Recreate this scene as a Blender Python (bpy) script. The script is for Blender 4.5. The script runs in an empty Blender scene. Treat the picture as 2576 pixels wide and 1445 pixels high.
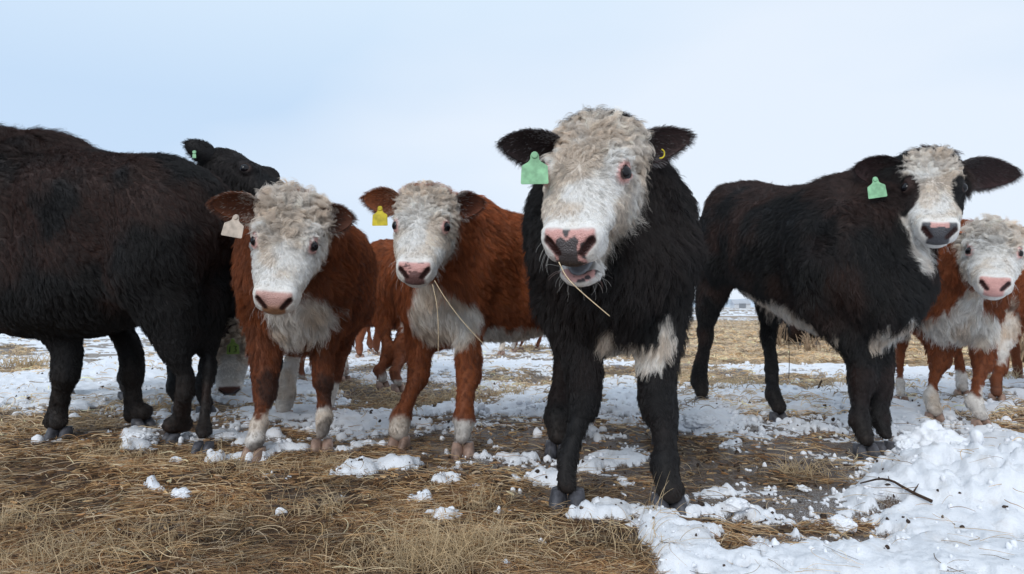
import bpy, math, random
import numpy as np
from mathutils import Vector, Matrix, kdtree

scene = bpy.context.scene
C = scene.collection

# ------------------------------------------------------------------ camera, world, sun, exposure
FPX = 1717.0                       # focal length in pixels of a 2576 px wide frame
HORIZON = 772.0
CAM_H = 0.65
TILT = math.atan((HORIZON - 722.5) / FPX)
cam_data = bpy.data.cameras.new('camera')
cam_data.sensor_width = 36.0
cam_data.lens = 36.0 * FPX / 2576.0
cam_data.clip_start = 0.05
cam_data.clip_end = 6000.0
cam_data.dof.use_dof = True
cam_data.dof.focus_distance = 2.2
cam_data.dof.aperture_fstop = 9.0
cam = bpy.data.objects.new('camera', cam_data)
C.objects.link(cam)
cam.location = (0, 0, CAM_H)
cam.rotation_euler = (math.radians(90) + TILT, 0, 0)
scene.camera = cam

SUN_EL, SUN_AZ = math.radians(34), math.radians(-155)
world = bpy.data.worlds.new('World')
scene.world = world
world.use_nodes = True
wn, wl = world.node_tree.nodes, world.node_tree.links
wn.clear()
w_out = wn.new('ShaderNodeOutputWorld')
w_bg = wn.new('ShaderNodeBackground')
w_bg.inputs['Strength'].default_value = 0.1
w_sky = wn.new('ShaderNodeTexSky')
w_sky.sky_type = 'NISHITA'
w_sky.sun_disc = False
w_sky.sun_elevation = SUN_EL
w_sky.sun_rotation = SUN_AZ
w_tc = wn.new('ShaderNodeTexCoord')
w_sep = wn.new('ShaderNodeSeparateXYZ')
w_map = wn.new('ShaderNodeMapping')
w_map.inputs['Scale'].default_value = (1.0, 1.0, 2.6)
w_noise = wn.new('ShaderNodeTexNoise')
w_noise.inputs['Scale'].default_value = 1.1
w_noise.inputs['Detail'].default_value = 4.0
w_noise.inputs['Roughness'].default_value = 0.45
w_el = wn.new('ShaderNodeValToRGB')            # overcast: pale at the horizon, bluer higher up
w_el.color_ramp.elements[0].position = 0.0
w_el.color_ramp.elements[0].color = (0.72, 0.80, 0.92, 1)
w_el.color_ramp.elements[1].position = 0.42
w_el.color_ramp.elements[1].color = (0.64, 0.77, 0.91, 1)
e2 = w_el.color_ramp.elements.new(0.13)
e2.color = (0.54, 0.685, 0.875, 1)
e3 = w_el.color_ramp.elements.new(0.27)
e3.color = (0.53, 0.68, 0.87, 1)
w_cl = wn.new('ShaderNodeValToRGB')            # thin brighter cloud
w_cl.color_ramp.elements[0].position = 0.40
w_cl.color_ramp.elements[0].color = (0, 0, 0, 1)
w_cl.color_ramp.elements[1].position = 0.66
w_cl.color_ramp.elements[1].color = (1, 1, 1, 1)
w_addx = wn.new('ShaderNodeMath'); w_addx.operation = 'MULTIPLY_ADD'
w_addx.inputs[1].default_value = 0.26; w_addx.inputs[2].default_value = 0.0
w_add2 = wn.new('ShaderNodeMath'); w_add2.operation = 'ADD'
w_mix = wn.new('ShaderNodeMix'); w_mix.data_type = 'RGBA'
w_mix.inputs['B'].default_value = (0.73, 0.81, 0.915, 1)
w_ten = wn.new('ShaderNodeVectorMath'); w_ten.operation = 'SCALE'
w_ten.inputs['Scale'].default_value = 10.0
w_fin = wn.new('ShaderNodeMix'); w_fin.data_type = 'RGBA'
w_fin.inputs['Factor'].default_value = 0.97
wl.new(w_tc.outputs['Generated'], w_sep.inputs[0])
wl.new(w_tc.outputs['Generated'], w_map.inputs['Vector'])
wl.new(w_map.outputs['Vector'], w_noise.inputs['Vector'])
wl.new(w_sep.outputs['Z'], w_el.inputs['Fac'])
wl.new(w_sep.outputs['X'], w_addx.inputs[0])
wl.new(w_noise.outputs['Fac'], w_add2.inputs[0])
wl.new(w_addx.outputs[0], w_add2.inputs[1])
wl.new(w_add2.outputs[0], w_cl.inputs['Fac'])
wl.new(w_cl.outputs['Color'], w_mix.inputs['Factor'])
wl.new(w_el.outputs['Color'], w_mix.inputs['A'])
wl.new(w_mix.outputs['Result'], w_ten.inputs[0])
wl.new(w_sky.outputs['Color'], w_fin.inputs['A'])
wl.new(w_ten.outputs['Vector'], w_fin.inputs['B'])
wl.new(w_fin.outputs['Result'], w_bg.inputs['Color'])
wl.new(w_bg.outputs['Background'], w_out.inputs['Surface'])

sun_data = bpy.data.lights.new('sun', 'SUN')
sun_data.energy = 1.5
sun_data.angle = math.radians(25)
sun_data.color = (1.0, 0.96, 0.91)
sun = bpy.data.objects.new('sun', sun_data)
C.objects.link(sun)
# Blender's sky: rotation is measured from +Y clockwise seen from above
sd = Vector((math.sin(SUN_AZ) * math.cos(SUN_EL), math.cos(SUN_AZ) * math.cos(SUN_EL), math.sin(SUN_EL)))
sun.rotation_euler = (-sd).to_track_quat('-Z', 'Y').to_euler()
sun.location = (0, 0, 20)

scene.view_settings.view_transform = 'Standard'
scene.view_settings.look = 'None'
scene.view_settings.gamma = 1.0
scene.view_settings.use_curve_mapping = False
scene.view_settings.exposure = 0.15
scene.render.engine = 'CYCLES'
scene.cycles.max_bounces = 6
scene.cycles.diffuse_bounces = 5
scene.cycles.transmission_bounces = 4
scene.cycles.use_denoising = True

# ------------------------------------------------------------------ numpy helpers
rng = np.random.default_rng(7)
CT, ST = math.cos(TILT), math.sin(TILT)


def at(u, v, Y):
    """world point at distance Y in front of the camera that lies on the line of sight (u, v)"""
    x, z = (u - 1288.0) / FPX, (722.5 - v) / FPX
    d = np.array([x, CT - z * ST, ST + z * CT])
    return np.array([0, 0, CAM_H]) + d * (Y / d[1])


def gnd(u, v, z=0.0):
    """point of the ground on the line of sight (u, v)"""
    x, zz = (u - 1288.0) / FPX, (722.5 - v) / FPX
    d = np.array([x, CT - zz * ST, ST + zz * CT])
    return np.array([0, 0, CAM_H]) + d * ((z - CAM_H) / d[2])


def seen(p):
    """line of sight of world points, in pixels of the photograph"""
    d = p - np.array([0, 0, CAM_H])
    f = d[..., 1] * CT + d[..., 2] * ST
    z = -d[..., 1] * ST + d[..., 2] * CT
    f = np.where(f < 0.05, 0.05, f)
    return 1288 + FPX * d[..., 0] / f, 722.5 - FPX * z / f


_perm = np.random.default_rng(3).permutation(256).astype(np.int32)
_val = np.random.default_rng(4).random(256).astype(np.float32)


def vnoise(p, seed=0):
    p = np.asarray(p, np.float32)
    i = np.floor(p).astype(np.int32)
    f = p - i
    f = f * f * (3 - 2 * f)
    i = i + seed * 17
    out = 0
    for dx in (0, 1):
        hx = _perm[(i[:, 0] + dx) & 255]
        wx = f[:, 0] if dx else 1 - f[:, 0]
        for dy in (0, 1):
            hy = _perm[(hx + i[:, 1] + dy) & 255]
            wy = wx * (f[:, 1] if dy else 1 - f[:, 1])
            for dz in (0, 1):
                h = _perm[(hy + i[:, 2] + dz) & 255]
                out = out + _val[h] * wy * (f[:, 2] if dz else 1 - f[:, 2])
    return out


def fbm(p, octaves=3, seed=0, gain=0.5):
    a, s, t = 1.0, 0.0, 0.0
    p = np.asarray(p, np.float32)
    for o in range(octaves):
        s = s + a * vnoise(p, seed + o)
        t += a
        a *= gain
        p = p * 2.03 + 3.7
    return s / t


def sstep(a, b, x):
    t = np.clip((x - a) / (b - a), 0, 1)
    return t * t * (3 - 2 * t)


def unit(v):
    return v / np.maximum(np.linalg.norm(v, axis=-1, keepdims=True), 1e-9)


def smin(a, b, k):
    h = np.clip(0.5 + 0.5 * (b - a) / k, 0, 1)
    return b + (a - b) * h - k * h * (1 - h)


def smax(a, b, k):
    return -smin(-a, -b, k)


def cone(p, a, ra, b, rb):
    a = np.asarray(a, np.float32); b = np.asarray(b, np.float32)
    ab = b - a
    t = np.clip(((p - a) @ ab) / max(float(ab @ ab), 1e-9), 0, 1)
    q = p - a - t[..., None] * ab
    return np.sqrt((q * q).sum(-1)) - (ra + (rb - ra) * t)


def ellipsoid(p, c, r, R=None):
    q = p - np.asarray(c, np.float32)
    if R is not None:
        q = q @ R
    r = np.asarray(r, np.float32)
    k = np.sqrt(((q / r) ** 2).sum(-1))
    return (k - 1) * r.min() * np.clip(k, 0.4, 1.2) ** 0.5


def surface_nets(D, org, h):
    """iso-surface of a sampled distance field"""
    S = D < 0
    nx, ny, nz = D.shape
    cnt = np.zeros((nx - 1, ny - 1, nz - 1), np.float32)
    acc = np.zeros((nx - 1, ny - 1, nz - 1, 3), np.float32)
    sl = lambda o, n: slice(o, n - 1 + o)
    for ax in range(3):
        o1, o2 = [a for a in range(3) if a != ax]
        for i in (0, 1):
            for j in (0, 1):
                a = [0, 0, 0]; a[o1] = i; a[o2] = j
                b = list(a); b[ax] = 1
                A = D[sl(a[0], nx), sl(a[1], ny), sl(a[2], nz)]
                B = D[sl(b[0], nx), sl(b[1], ny), sl(b[2], nz)]
                m = (A < 0) != (B < 0)
                t = np.where(m, A / np.where(m, A - B, 1), 0)
                cnt += m
                acc[..., ax] += np.where(m, t, 0)
                acc[..., o1] += m * i
                acc[..., o2] += m * j
    act = cnt > 0
    idx = -np.ones(act.shape, np.int64)
    idx[act] = np.arange(act.sum())
    cell = np.stack(np.nonzero(act), -1).astype(np.float32)
    V = (cell + acc[act] / cnt[act][:, None]) * h + org
    Q = []
    for ax in range(3):
        o1, o2 = (ax + 1) % 3, (ax + 2) % 3
        a = [slice(None)] * 3; b = [slice(None)] * 3
        a[ax] = slice(0, -1); b[ax] = slice(1, None)
        SA, SB = S[tuple(a)], S[tuple(b)]
        e = np.stack(np.nonzero(SA != SB), -1)
        lim = np.array(act.shape)
        ok = (e[:, o1] > 0) & (e[:, o2] > 0) & (e[:, o1] < lim[o1]) & (e[:, o2] < lim[o2])
        e = e[ok]
        inside = SA[e[:, 0], e[:, 1], e[:, 2]]
        def gi(d1, d2):
            f = e.copy(); f[:, o1] -= d1; f[:, o2] -= d2
            return idx[f[:, 0], f[:, 1], f[:, 2]]
        q = np.stack([gi(1, 1), gi(0, 1), gi(0, 0), gi(1, 0)], -1)
        q[~inside] = q[~inside][:, ::-1]
        Q.append(q)
    return V, np.concatenate(Q)


def make_mesh(name, V, F, mat, smooth=True, color=None, base=None, parent=None, uv=None):
    """one mesh object; F is an (n, 3 or 4) array or a list of index lists"""
    me = bpy.data.meshes.new(name)
    V = np.asarray(V, np.float32)
    if base is not None:
        V = V - np.asarray(base, np.float32)
    if isinstance(F, np.ndarray):
        n, k = F.shape
        me.vertices.add(len(V)); me.vertices.foreach_set('co', V.ravel())
        me.loops.add(n * k); me.loops.foreach_set('vertex_index', F.astype(np.int32).ravel())
        me.polygons.add(n)
        me.polygons.foreach_set('loop_start', np.arange(0, n * k, k, dtype=np.int32))
        me.polygons.foreach_set('loop_total', np.full(n, k, np.int32))
        me.update(calc_edges=True)
    else:
        me.from_pydata(V.tolist(), [], F)
    me.polygons.foreach_set('use_smooth', np.full(len(me.polygons), smooth))
    if color is not None:
        for k, c in (color.items() if isinstance(color, dict) else {'tint': color}.items()):
            c = np.asarray(c, np.float32)
            if c.ndim == 2:
                at_ = me.attributes.new(k, 'FLOAT_COLOR', 'POINT')
                at_.data.foreach_set('color', np.concatenate([c, np.ones((len(c), 1), np.float32)], 1).ravel())
            else:
                at_ = me.attributes.new(k, 'FLOAT', 'POINT')
                at_.data.foreach_set('value', c)
    me.materials.append(mat)
    ob = bpy.data.objects.new(name, me)
    C.objects.link(ob)
    if parent is not None:
        ob.parent = parent
    elif base is not None:
        ob.location = base
    return ob


def make_strands(name, P, R, tint, mat, base=None, parent=None):
    """hair or straw: P (n, k, 3) points, R (n, k) radii, tint (n, 3)"""
    n, k = P.shape[:2]
    if base is not None:
        P = P - np.asarray(base, np.float32)
    cu = bpy.data.hair_curves.new(name)
    cu.add_curves([k] * n)
    cu.attributes['position'].data.foreach_set('vector', np.ascontiguousarray(P, np.float32).ravel())
    ra = cu.attributes.get('radius') or cu.attributes.new('radius', 'FLOAT', 'POINT')
    ra.data.foreach_set('value', np.ascontiguousarray(R, np.float32).ravel())
    ta = cu.attributes.new('tint', 'FLOAT_COLOR', 'CURVE')
    ta.data.foreach_set('color', np.concatenate([tint, np.ones((n, 1))], 1).astype(np.float32).ravel())
    cu.materials.append(mat)
    ob = bpy.data.objects.new(name, cu)
    C.objects.link(ob)
    if parent is not None:
        ob.parent = parent
    elif base is not None:
        ob.location = base
    return ob


def tag(o, label=None, cat=None, group=None, kind=None):
    if label: o['label'] = label
    if cat: o['category'] = cat
    if group: o['group'] = group
    if kind: o['kind'] = kind
    return o


# ------------------------------------------------------------------ materials
def new_mat(name):
    m = bpy.data.materials.new(name)
    m.use_nodes = True
    return m, m.node_tree.nodes, m.node_tree.links, m.node_tree.nodes['Principled BSDF']


def tint_mat(name, rough=0.6, spec=0.3, noise=0.25, scale=60.0, bump=0.0, sheen=0.0):
    m, n, l, b = new_mat(name)
    a = n.new('ShaderNodeAttribute'); a.attribute_name = 'tint'
    t = n.new('ShaderNodeTexCoord')
    z = n.new('ShaderNodeTexNoise'); z.inputs['Scale'].default_value = scale; z.inputs['Detail'].default_value = 4
    r = n.new('ShaderNodeMapRange'); r.inputs['To Min'].default_value = 1 - noise; r.inputs['To Max'].default_value = 1 + noise
    x = n.new('ShaderNodeVectorMath'); x.operation = 'SCALE'
    l.new(t.outputs['Object'], z.inputs['Vector']); l.new(z.outputs['Fac'], r.inputs['Value'])
    l.new(a.outputs['Color'], x.inputs[0]); l.new(r.outputs[0], x.inputs['Scale'])
    l.new(x.outputs['Vector'], b.inputs['Base Color'])
    b.inputs['Roughness'].default_value = rough
    b.inputs['Specular IOR Level'].default_value = spec
    b.inputs['Sheen Weight'].default_value = sheen
    if bump:
        bp = n.new('ShaderNodeBump'); bp.inputs['Strength'].default_value = bump; bp.inputs['Distance'].default_value = 0.004
        l.new(z.outputs['Fac'], bp.inputs['Height']); l.new(bp.outputs['Normal'], b.inputs['Normal'])
    return m


def plain_mat(name, col, rough=0.5, spec=0.5, noise=0.0, scale=30.0, coat=0.0, bump=0.0):
    m, n, l, b = new_mat(name)
    b.inputs['Roughness'].default_value = rough
    b.inputs['Specular IOR Level'].default_value = spec
    b.inputs['Coat Weight'].default_value = coat
    b.inputs['Base Color'].default_value = (*col, 1)
    if noise:
        t = n.new('ShaderNodeTexCoord')
        z = n.new('ShaderNodeTexNoise'); z.inputs['Scale'].default_value = scale; z.inputs['Detail'].default_value = 5
        r = n.new('ShaderNodeValToRGB')
        r.color_ramp.elements[0].position = 0.3; r.color_ramp.elements[1].position = 0.7
        r.color_ramp.elements[0].color = (*[c * (1 - noise) for c in col], 1)
        r.color_ramp.elements[1].color = (*[min(1, c * (1 + noise)) for c in col], 1)
        l.new(t.outputs['Object'], z.inputs['Vector']); l.new(z.outputs['Fac'], r.inputs['Fac'])
        l.new(r.outputs['Color'], b.inputs['Base Color'])
        if bump:
            bp = n.new('ShaderNodeBump'); bp.inputs['Strength'].default_value = bump; bp.inputs['Distance'].default_value = 0.003
            l.new(z.outputs['Fac'], bp.inputs['Height']); l.new(bp.outputs['Normal'], b.inputs['Normal'])
    return m


def strand_mat(name, rough=0.45, spec=0.35, trans=0.25, gloss=0.10):
    """fur and straw fibres: diffuse reflection and transmission with a soft sheen along the fibre"""
    m, n, l, b = new_mat(name)
    n.remove(b)
    out = n['Material Output']
    a = n.new('ShaderNodeAttribute'); a.attribute_name = 'tint'
    info = n.new('ShaderNodeHairInfo')
    r = n.new('ShaderNodeMapRange'); r.inputs['To Min'].default_value = 0.70; r.inputs['To Max'].default_value = 1.15  # dark roots, paler tips: shade between locks painted into the strand colour
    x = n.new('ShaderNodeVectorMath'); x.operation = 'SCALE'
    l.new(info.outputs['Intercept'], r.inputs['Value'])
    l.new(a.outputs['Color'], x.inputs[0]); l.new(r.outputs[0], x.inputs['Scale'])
    d = n.new('ShaderNodeBsdfDiffuse'); tr = n.new('ShaderNodeBsdfTranslucent')
    mx = n.new('ShaderNodeMixShader'); mx.inputs[0].default_value = trans
    l.new(x.outputs[0], d.inputs['Color']); l.new(x.outputs[0], tr.inputs['Color'])
    l.new(d.outputs[0], mx.inputs[1]); l.new(tr.outputs[0], mx.inputs[2])
    h = n.new('ShaderNodeBsdfHair'); h.component = 'Reflection'
    h.inputs['RoughnessU'].default_value = rough; h.inputs['RoughnessV'].default_value = 0.9
    h.inputs['Color'].default_value = (1, 1, 1, 1)
    m2 = n.new('ShaderNodeMixShader'); m2.inputs[0].default_value = gloss
    l.new(mx.outputs[0], m2.inputs[1]); l.new(h.outputs[0], m2.inputs[2])
    l.new(m2.outputs[0], out.inputs['Surface'])
    return m


M_SKIN = tint_mat('hide', rough=0.65, spec=0.25, noise=0.18, scale=90, bump=0.3)
def _wet_nose(m):
    n, l = m.node_tree.nodes, m.node_tree.links
    b = n['Principled BSDF']
    a = n.new('ShaderNodeAttribute'); a.attribute_name = 'wet'
    r = n.new('ShaderNodeMapRange'); r.inputs['To Min'].default_value = .65; r.inputs['To Max'].default_value = .30
    l.new(a.outputs['Fac'], r.inputs['Value']); l.new(r.outputs[0], b.inputs['Roughness'])
    t = n.new('ShaderNodeTexCoord'); v = n.new('ShaderNodeTexVoronoi'); v.inputs['Scale'].default_value = 210
    bp = n.new('ShaderNodeBump'); bp.inputs['Distance'].default_value = .002
    l.new(t.outputs['Object'], v.inputs['Vector']); l.new(v.outputs['Distance'], bp.inputs['Height']); l.new(a.outputs['Fac'], bp.inputs['Strength'])
    l.new(bp.outputs['Normal'], b.inputs['Normal'])


_wet_nose(M_SKIN)
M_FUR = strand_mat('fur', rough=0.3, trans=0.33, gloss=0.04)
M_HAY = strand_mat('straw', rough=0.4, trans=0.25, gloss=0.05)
M_EYE = plain_mat('eye_dark', (0.008, 0.007, 0.009), rough=0.10, spec=0.35, coat=0.0)
M_HOOF_DARK = plain_mat('hoof_dark', (0.060, 0.060, 0.070), rough=0.5, spec=0.4, noise=0.6, scale=40, bump=0.4)
M_HOOF_PINK = plain_mat('hoof_pale', (0.27, 0.18, 0.14), rough=0.5, spec=0.4, noise=0.55, scale=25, bump=0.4)
M_TONGUE = plain_mat('tongue', (0.13, 0.14, 0.16), rough=0.35, spec=0.5, noise=0.2, scale=80, bump=0.3)
M_TAG_GREEN = plain_mat('tag_green', (0.26, 0.52, 0.30), rough=0.45, spec=0.4, noise=0.30, scale=38)
M_TAG_YELLOW = plain_mat('tag_yellow', (0.62, 0.50, 0.02), rough=0.45, spec=0.4, noise=0.28, scale=38)
M_TAG_WHITE = plain_mat('tag_dirty_white', (0.50, 0.42, 0.35), rough=0.6, spec=0.3, noise=0.25, scale=45)
M_TAG_DARKGREEN = plain_mat('tag_moss_green', (0.20, 0.30, 0.07), rough=0.5, spec=0.4, noise=0.15, scale=22)
M_INK = plain_mat('tag_ink', (0.015, 0.015, 0.015), rough=0.6, spec=0.3)
M_BARK = plain_mat('twig_bark', (0.05, 0.03, 0.02), rough=0.85, spec=0.2, noise=0.4, scale=60, bump=0.5)

# ------------------------------------------------------------------ ground
# ---- where snow, hay and mud lie
HAY_EDGE = np.array([[-900, 1050], [0, 1072], [200, 1098], [420, 1120], [620, 1140], [850, 1135], [960, 1175], [1120, 1195],
                     [1300, 1205], [1400, 1290], [1560, 1325], [1660, 1370], [1720, 1450], [1800, 1600]], float)


def ell(u, v, cu, cv, ru, rv):
    return 1 - np.sqrt(((u - cu) / ru) ** 2 + ((v - cv) / rv) ** 2)


HAY_SPOTS = [(1650, 945, 260, 26, .8), (1990, 962, 240, 16, .7), (1060, 1005, 190, 30, .7), (1290, 955, 110, 26, .6), (880, 985, 90, 35, .6),
             (45, 885, 60, 14, .8), (50, 932, 90, 12, .8), (480, 1030, 260, 16, .5), (700, 1085, 70, 16, .5), (1990, 1205, 130, 42, 1.0),
             (1740, 1135, 110, 34, .9), (1700, 1050, 90, 20, .5), (1560, 1100, 70, 18, .8), (1880, 1160, 90, 14, .7), (2130, 1230, 90, 16, .6), (1730, 1230, 80, 18, .6), (2050, 1130, 80, 10, .6), (1480, 1260, 70, 16, .8), (2070, 1045, 30, 10, .8), (1640, 1120, 110, 30, .5), (1950, 1345, 120, 22, 1.0),
             (1790, 1330, 95, 26, 1.0), (1860, 1395, 60, 28, 1.0), (2090, 1335, 90, 18, .9), (2550, 1050, 70, 24, .7), (2200, 1195, 80, 14, .5),
             (1200, 1075, 80, 12, .45), (2350, 1010, 60, 16, .5), (1180, 1160, 260, 16, .45), (260, 1085, 240, 22, .7), (1450, 1000, 60, 20, .4),
             (1000, 930, 120, 14, .4), (1330, 880, 80, 12, .5), (700, 960, 120, 14, .3), (2480, 950, 90, 14, .6), (2340, 860, 200, 12, .7)]
MUD_SPOTS = [(780, 1265, 150, 34, 1.0), (700, 1370, 60, 14, .6), (420, 1330, 90, 18, .7), (1850, 1270, 190, 60, .45), (1420, 1215, 120, 24, .5),
             (1600, 1105, 100, 22, .7), (2200, 1130, 220, 40, .45), (2010, 1210, 150, 60, .5), (110, 1290, 60, 12, .5), (1130, 1190, 60, 12, .6),
             (2140, 1360, 120, 22, .5), (1790, 1190, 130, 60, .5), (1500, 1250, 160, 30, .4), (230, 1085, 120, 12, .8), (2380, 1075, 120, 18, .4), (2505, 1245, 30, 40, 1.2), (150, 1240, 120, 14, .6), (950, 1250, 90, 14, .7), (560, 1300, 80, 12, .6), (1250, 1330, 110, 14, .6), (300, 1405, 130, 14, .6)]
SNOW_SPOTS = [(400, 1242, 20, 8, 1), (460, 1255, 26, 14, 1.2), (385, 1235, 16, 7, 1), (150, 1295, 16, 6, .9), (245, 1365, 18, 8, 1), (175, 1340, 14, 6, .8),
              (440, 1170, 26, 8, 1), (535, 1166, 26, 10, 1.1), (345, 1120, 52, 20, 1.2), (230, 1215, 30, 8, .7), (865, 1250, 22, 10, 1),
              (880, 1200, 70, 14, .9), (1060, 1265, 44, 10, .9), (1110, 1305, 55, 16, .8), (1130, 1215, 60, 12, .8), (1340, 1215, 90, 16, .9),
              (1340, 1155, 90, 20, .8), (1510, 1170, 80, 22, .9), (1470, 1315, 36, 14, 1), (1275, 1435, 22, 10, 1), (1740, 1400, 80, 24, 1),
              (1560, 1215, 40, 10, .8), (2440, 1250, 260, 110, 1.3), (2330, 1425, 380, 44, 1.0), (2330, 1185, 90, 40, 1.0), (2500, 1130, 200, 30, .6),
              (1760, 1055, 130, 36, .9), (1900, 1300, 110, 12, .6), (1800, 1240, 70, 10, .7), (690, 1050, 70, 16, .6), (250, 980, 420, 70, .35),
              (1100, 1060, 380, 26, .4), (2000, 1010, 380, 50, .45), (1080, 1175, 120, 14, .7)]


def ground_state(x, y):
    """snow, mud cover and height of the ground at world x, y"""
    n = len(x)
    p = np.stack([x, y, np.zeros(n)], -1).astype(np.float32)
    u, v = seen(p)
    r = np.hypot(x, y)
    w = (fbm(p * 3.1, 3, 1) - .5)
    uu = u + w * 170; vv = v + (fbm(p * 3.7 + 9, 3, 5) - .5) * 60 * np.clip(3.0 / np.maximum(r, .5), 0.05, 1.5)
    edge = np.interp(uu, HAY_EDGE[:, 0], HAY_EDGE[:, 1])
    front = sstep(-50, 46, vv - edge + (fbm(p * 6.5, 3, 91) - .5) * 260)                    # 1 on the hay mat in front
    front = np.where(y < 0.3, sstep(2.0, 0.0, x) * .8, front)
    hay = front * 1.0
    far = sstep(4.5, 12, r)
    band = fbm(np.stack([x * .10, y * .34, 0 * x], -1), 3, 21)
    side = sstep(1300, 1750, u)
    grassfar = sstep(.52, .60, band - .05 + .09 * side * far) * sstep(5.0, 8.0, r)
    grassfar = grassfar * (1 - .8 * sstep(60, 14, r) * (1 - side))
    grassfar = grassfar * (1 - .55 * sstep(20, 60, r))
    grassfar = np.maximum(grassfar, side * sstep(868 + 20 * w, 850, v) * sstep(800, 812, v) * (y > .3) * sstep(.30, .42, band))
    hay = np.maximum(hay, grassfar * .95)
    for cu, cv, ru, rv, a in HAY_SPOTS:
        hay = np.maximum(hay, a * sstep(-.25, .45, ell(uu, vv, cu, cv, ru, rv)) * (y > .3))
    # trodden places all over where straw comes through the snow
    scat = fbm(np.stack([x * 2.6, y * 4.2, 0 * x + 5], -1), 3, 63, .6)
    hay = np.maximum(hay, .52 * sstep(.54, .64, scat) * sstep(9, 5, r) * (1 - sstep(1330, 1400, v) * (u > 1700)) * (1 - sstep(2250, 2350, u) * sstep(1100, 1150, v)))
    mud = np.zeros(n)
    for cu, cv, ru, rv, a in MUD_SPOTS:
        mud = np.maximum(mud, a * sstep(-.3, .4, ell(uu, vv, cu, cv, ru, rv)) * (y > .3))
    slushy = sstep(-.5, .4, ell(uu, vv, 1820, 1190, 520, 110)) * (y > .3) * .34 + sstep(-.5, .4, ell(uu, vv, 1150, 1120, 420, 60)) * (y > .3) * .16
    mud = np.maximum(mud, slushy * .9)
    sn = .57 - 1.32 * hay - .75 * mud - slushy * .9
    for cu, cv, ru, rv, a in SNOW_SPOTS:
        sn = sn + a * .95 * sstep(-.35, .45, ell(u + w * 40, v + w * 16, cu, cv, ru, rv)) * (y > .3)
    n1 = fbm(p * 7.0, 3, 31); n2 = fbm(p * 24.0, 3, 41, .6); n0 = fbm(p * 2.0, 2, 51)
    ridge = 1 - np.abs(2 * n2 - 1)
    n3 = fbm(p * 60.0, 2, 47, .6)
    q = sn + (n1 - .5) * 1.5 + (n2 - .5) * 2.0 * np.clip(3.5 / r, .3, 1) + (n0 - .5) * .9 + (n3 - .5) * 1.3 * sstep(7, 3, r) * (1 - .85 * front)
    q = q - .03 * front - .04 * sstep(960, 1080, v) * (1 - sstep(1250, 1340, v)) * (y > .3)
    qs = q - (n2 - .5) * 1.2 * np.clip(3.5 / r, .3, 1) - (n3 - .5) * 1.3 * sstep(7, 3, r) * (1 - .85 * front)
    snow = sstep(.30, .48, q)
    thick = np.clip(q - .30, 0, 1.2)
    nearw = np.clip(1.6 - r * .11, .25, 1)
    z = (n0 - .5) * .035 + (n1 - .5) * .022 * nearw + (n2 - .5) * .014 * nearw
    lump = fbm(p * 15 + 4, 2, 61)
    snowz = snow * sstep(.0, .16, thick)
    z = z + snow * (.003 + .020 * sstep(.26, .72, qs) + .030 * (lump - .5) * sstep(.3, .7, qs) + .010 * sstep(.6, 1.2, qs)) * nearw + snowz * (ridge ** 3) * .008 * nearw * sstep(.3, .6, qs) + snowz * (n3 - .5) * .010 * sstep(6, 3, r)
    z = z - mud * .012 + np.maximum(mud, .35) * ((n2 - .5) * .035 + (n3 - .5) * .022 * sstep(6, 3, r)) * (1 - snow * .8)
    # the shovelled bank of snow at the right
    c = gnd(2560, 1290)
    bank = np.exp(-(((x - c[0]) / .36) ** 2 + ((y - c[1] - .08) / .27) ** 2) ** 1.5)
    z = z + bank * (.125 + .12 * (lump - .5) + .09 * (n1 - .5) + .05 * (n2 - .5) + .015 * (n3 - .5))
    snow = np.maximum(snow, sstep(.25, .5, bank))
    ground_state.dry = grassfar
    return snow, mud, hay, z, q


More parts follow.
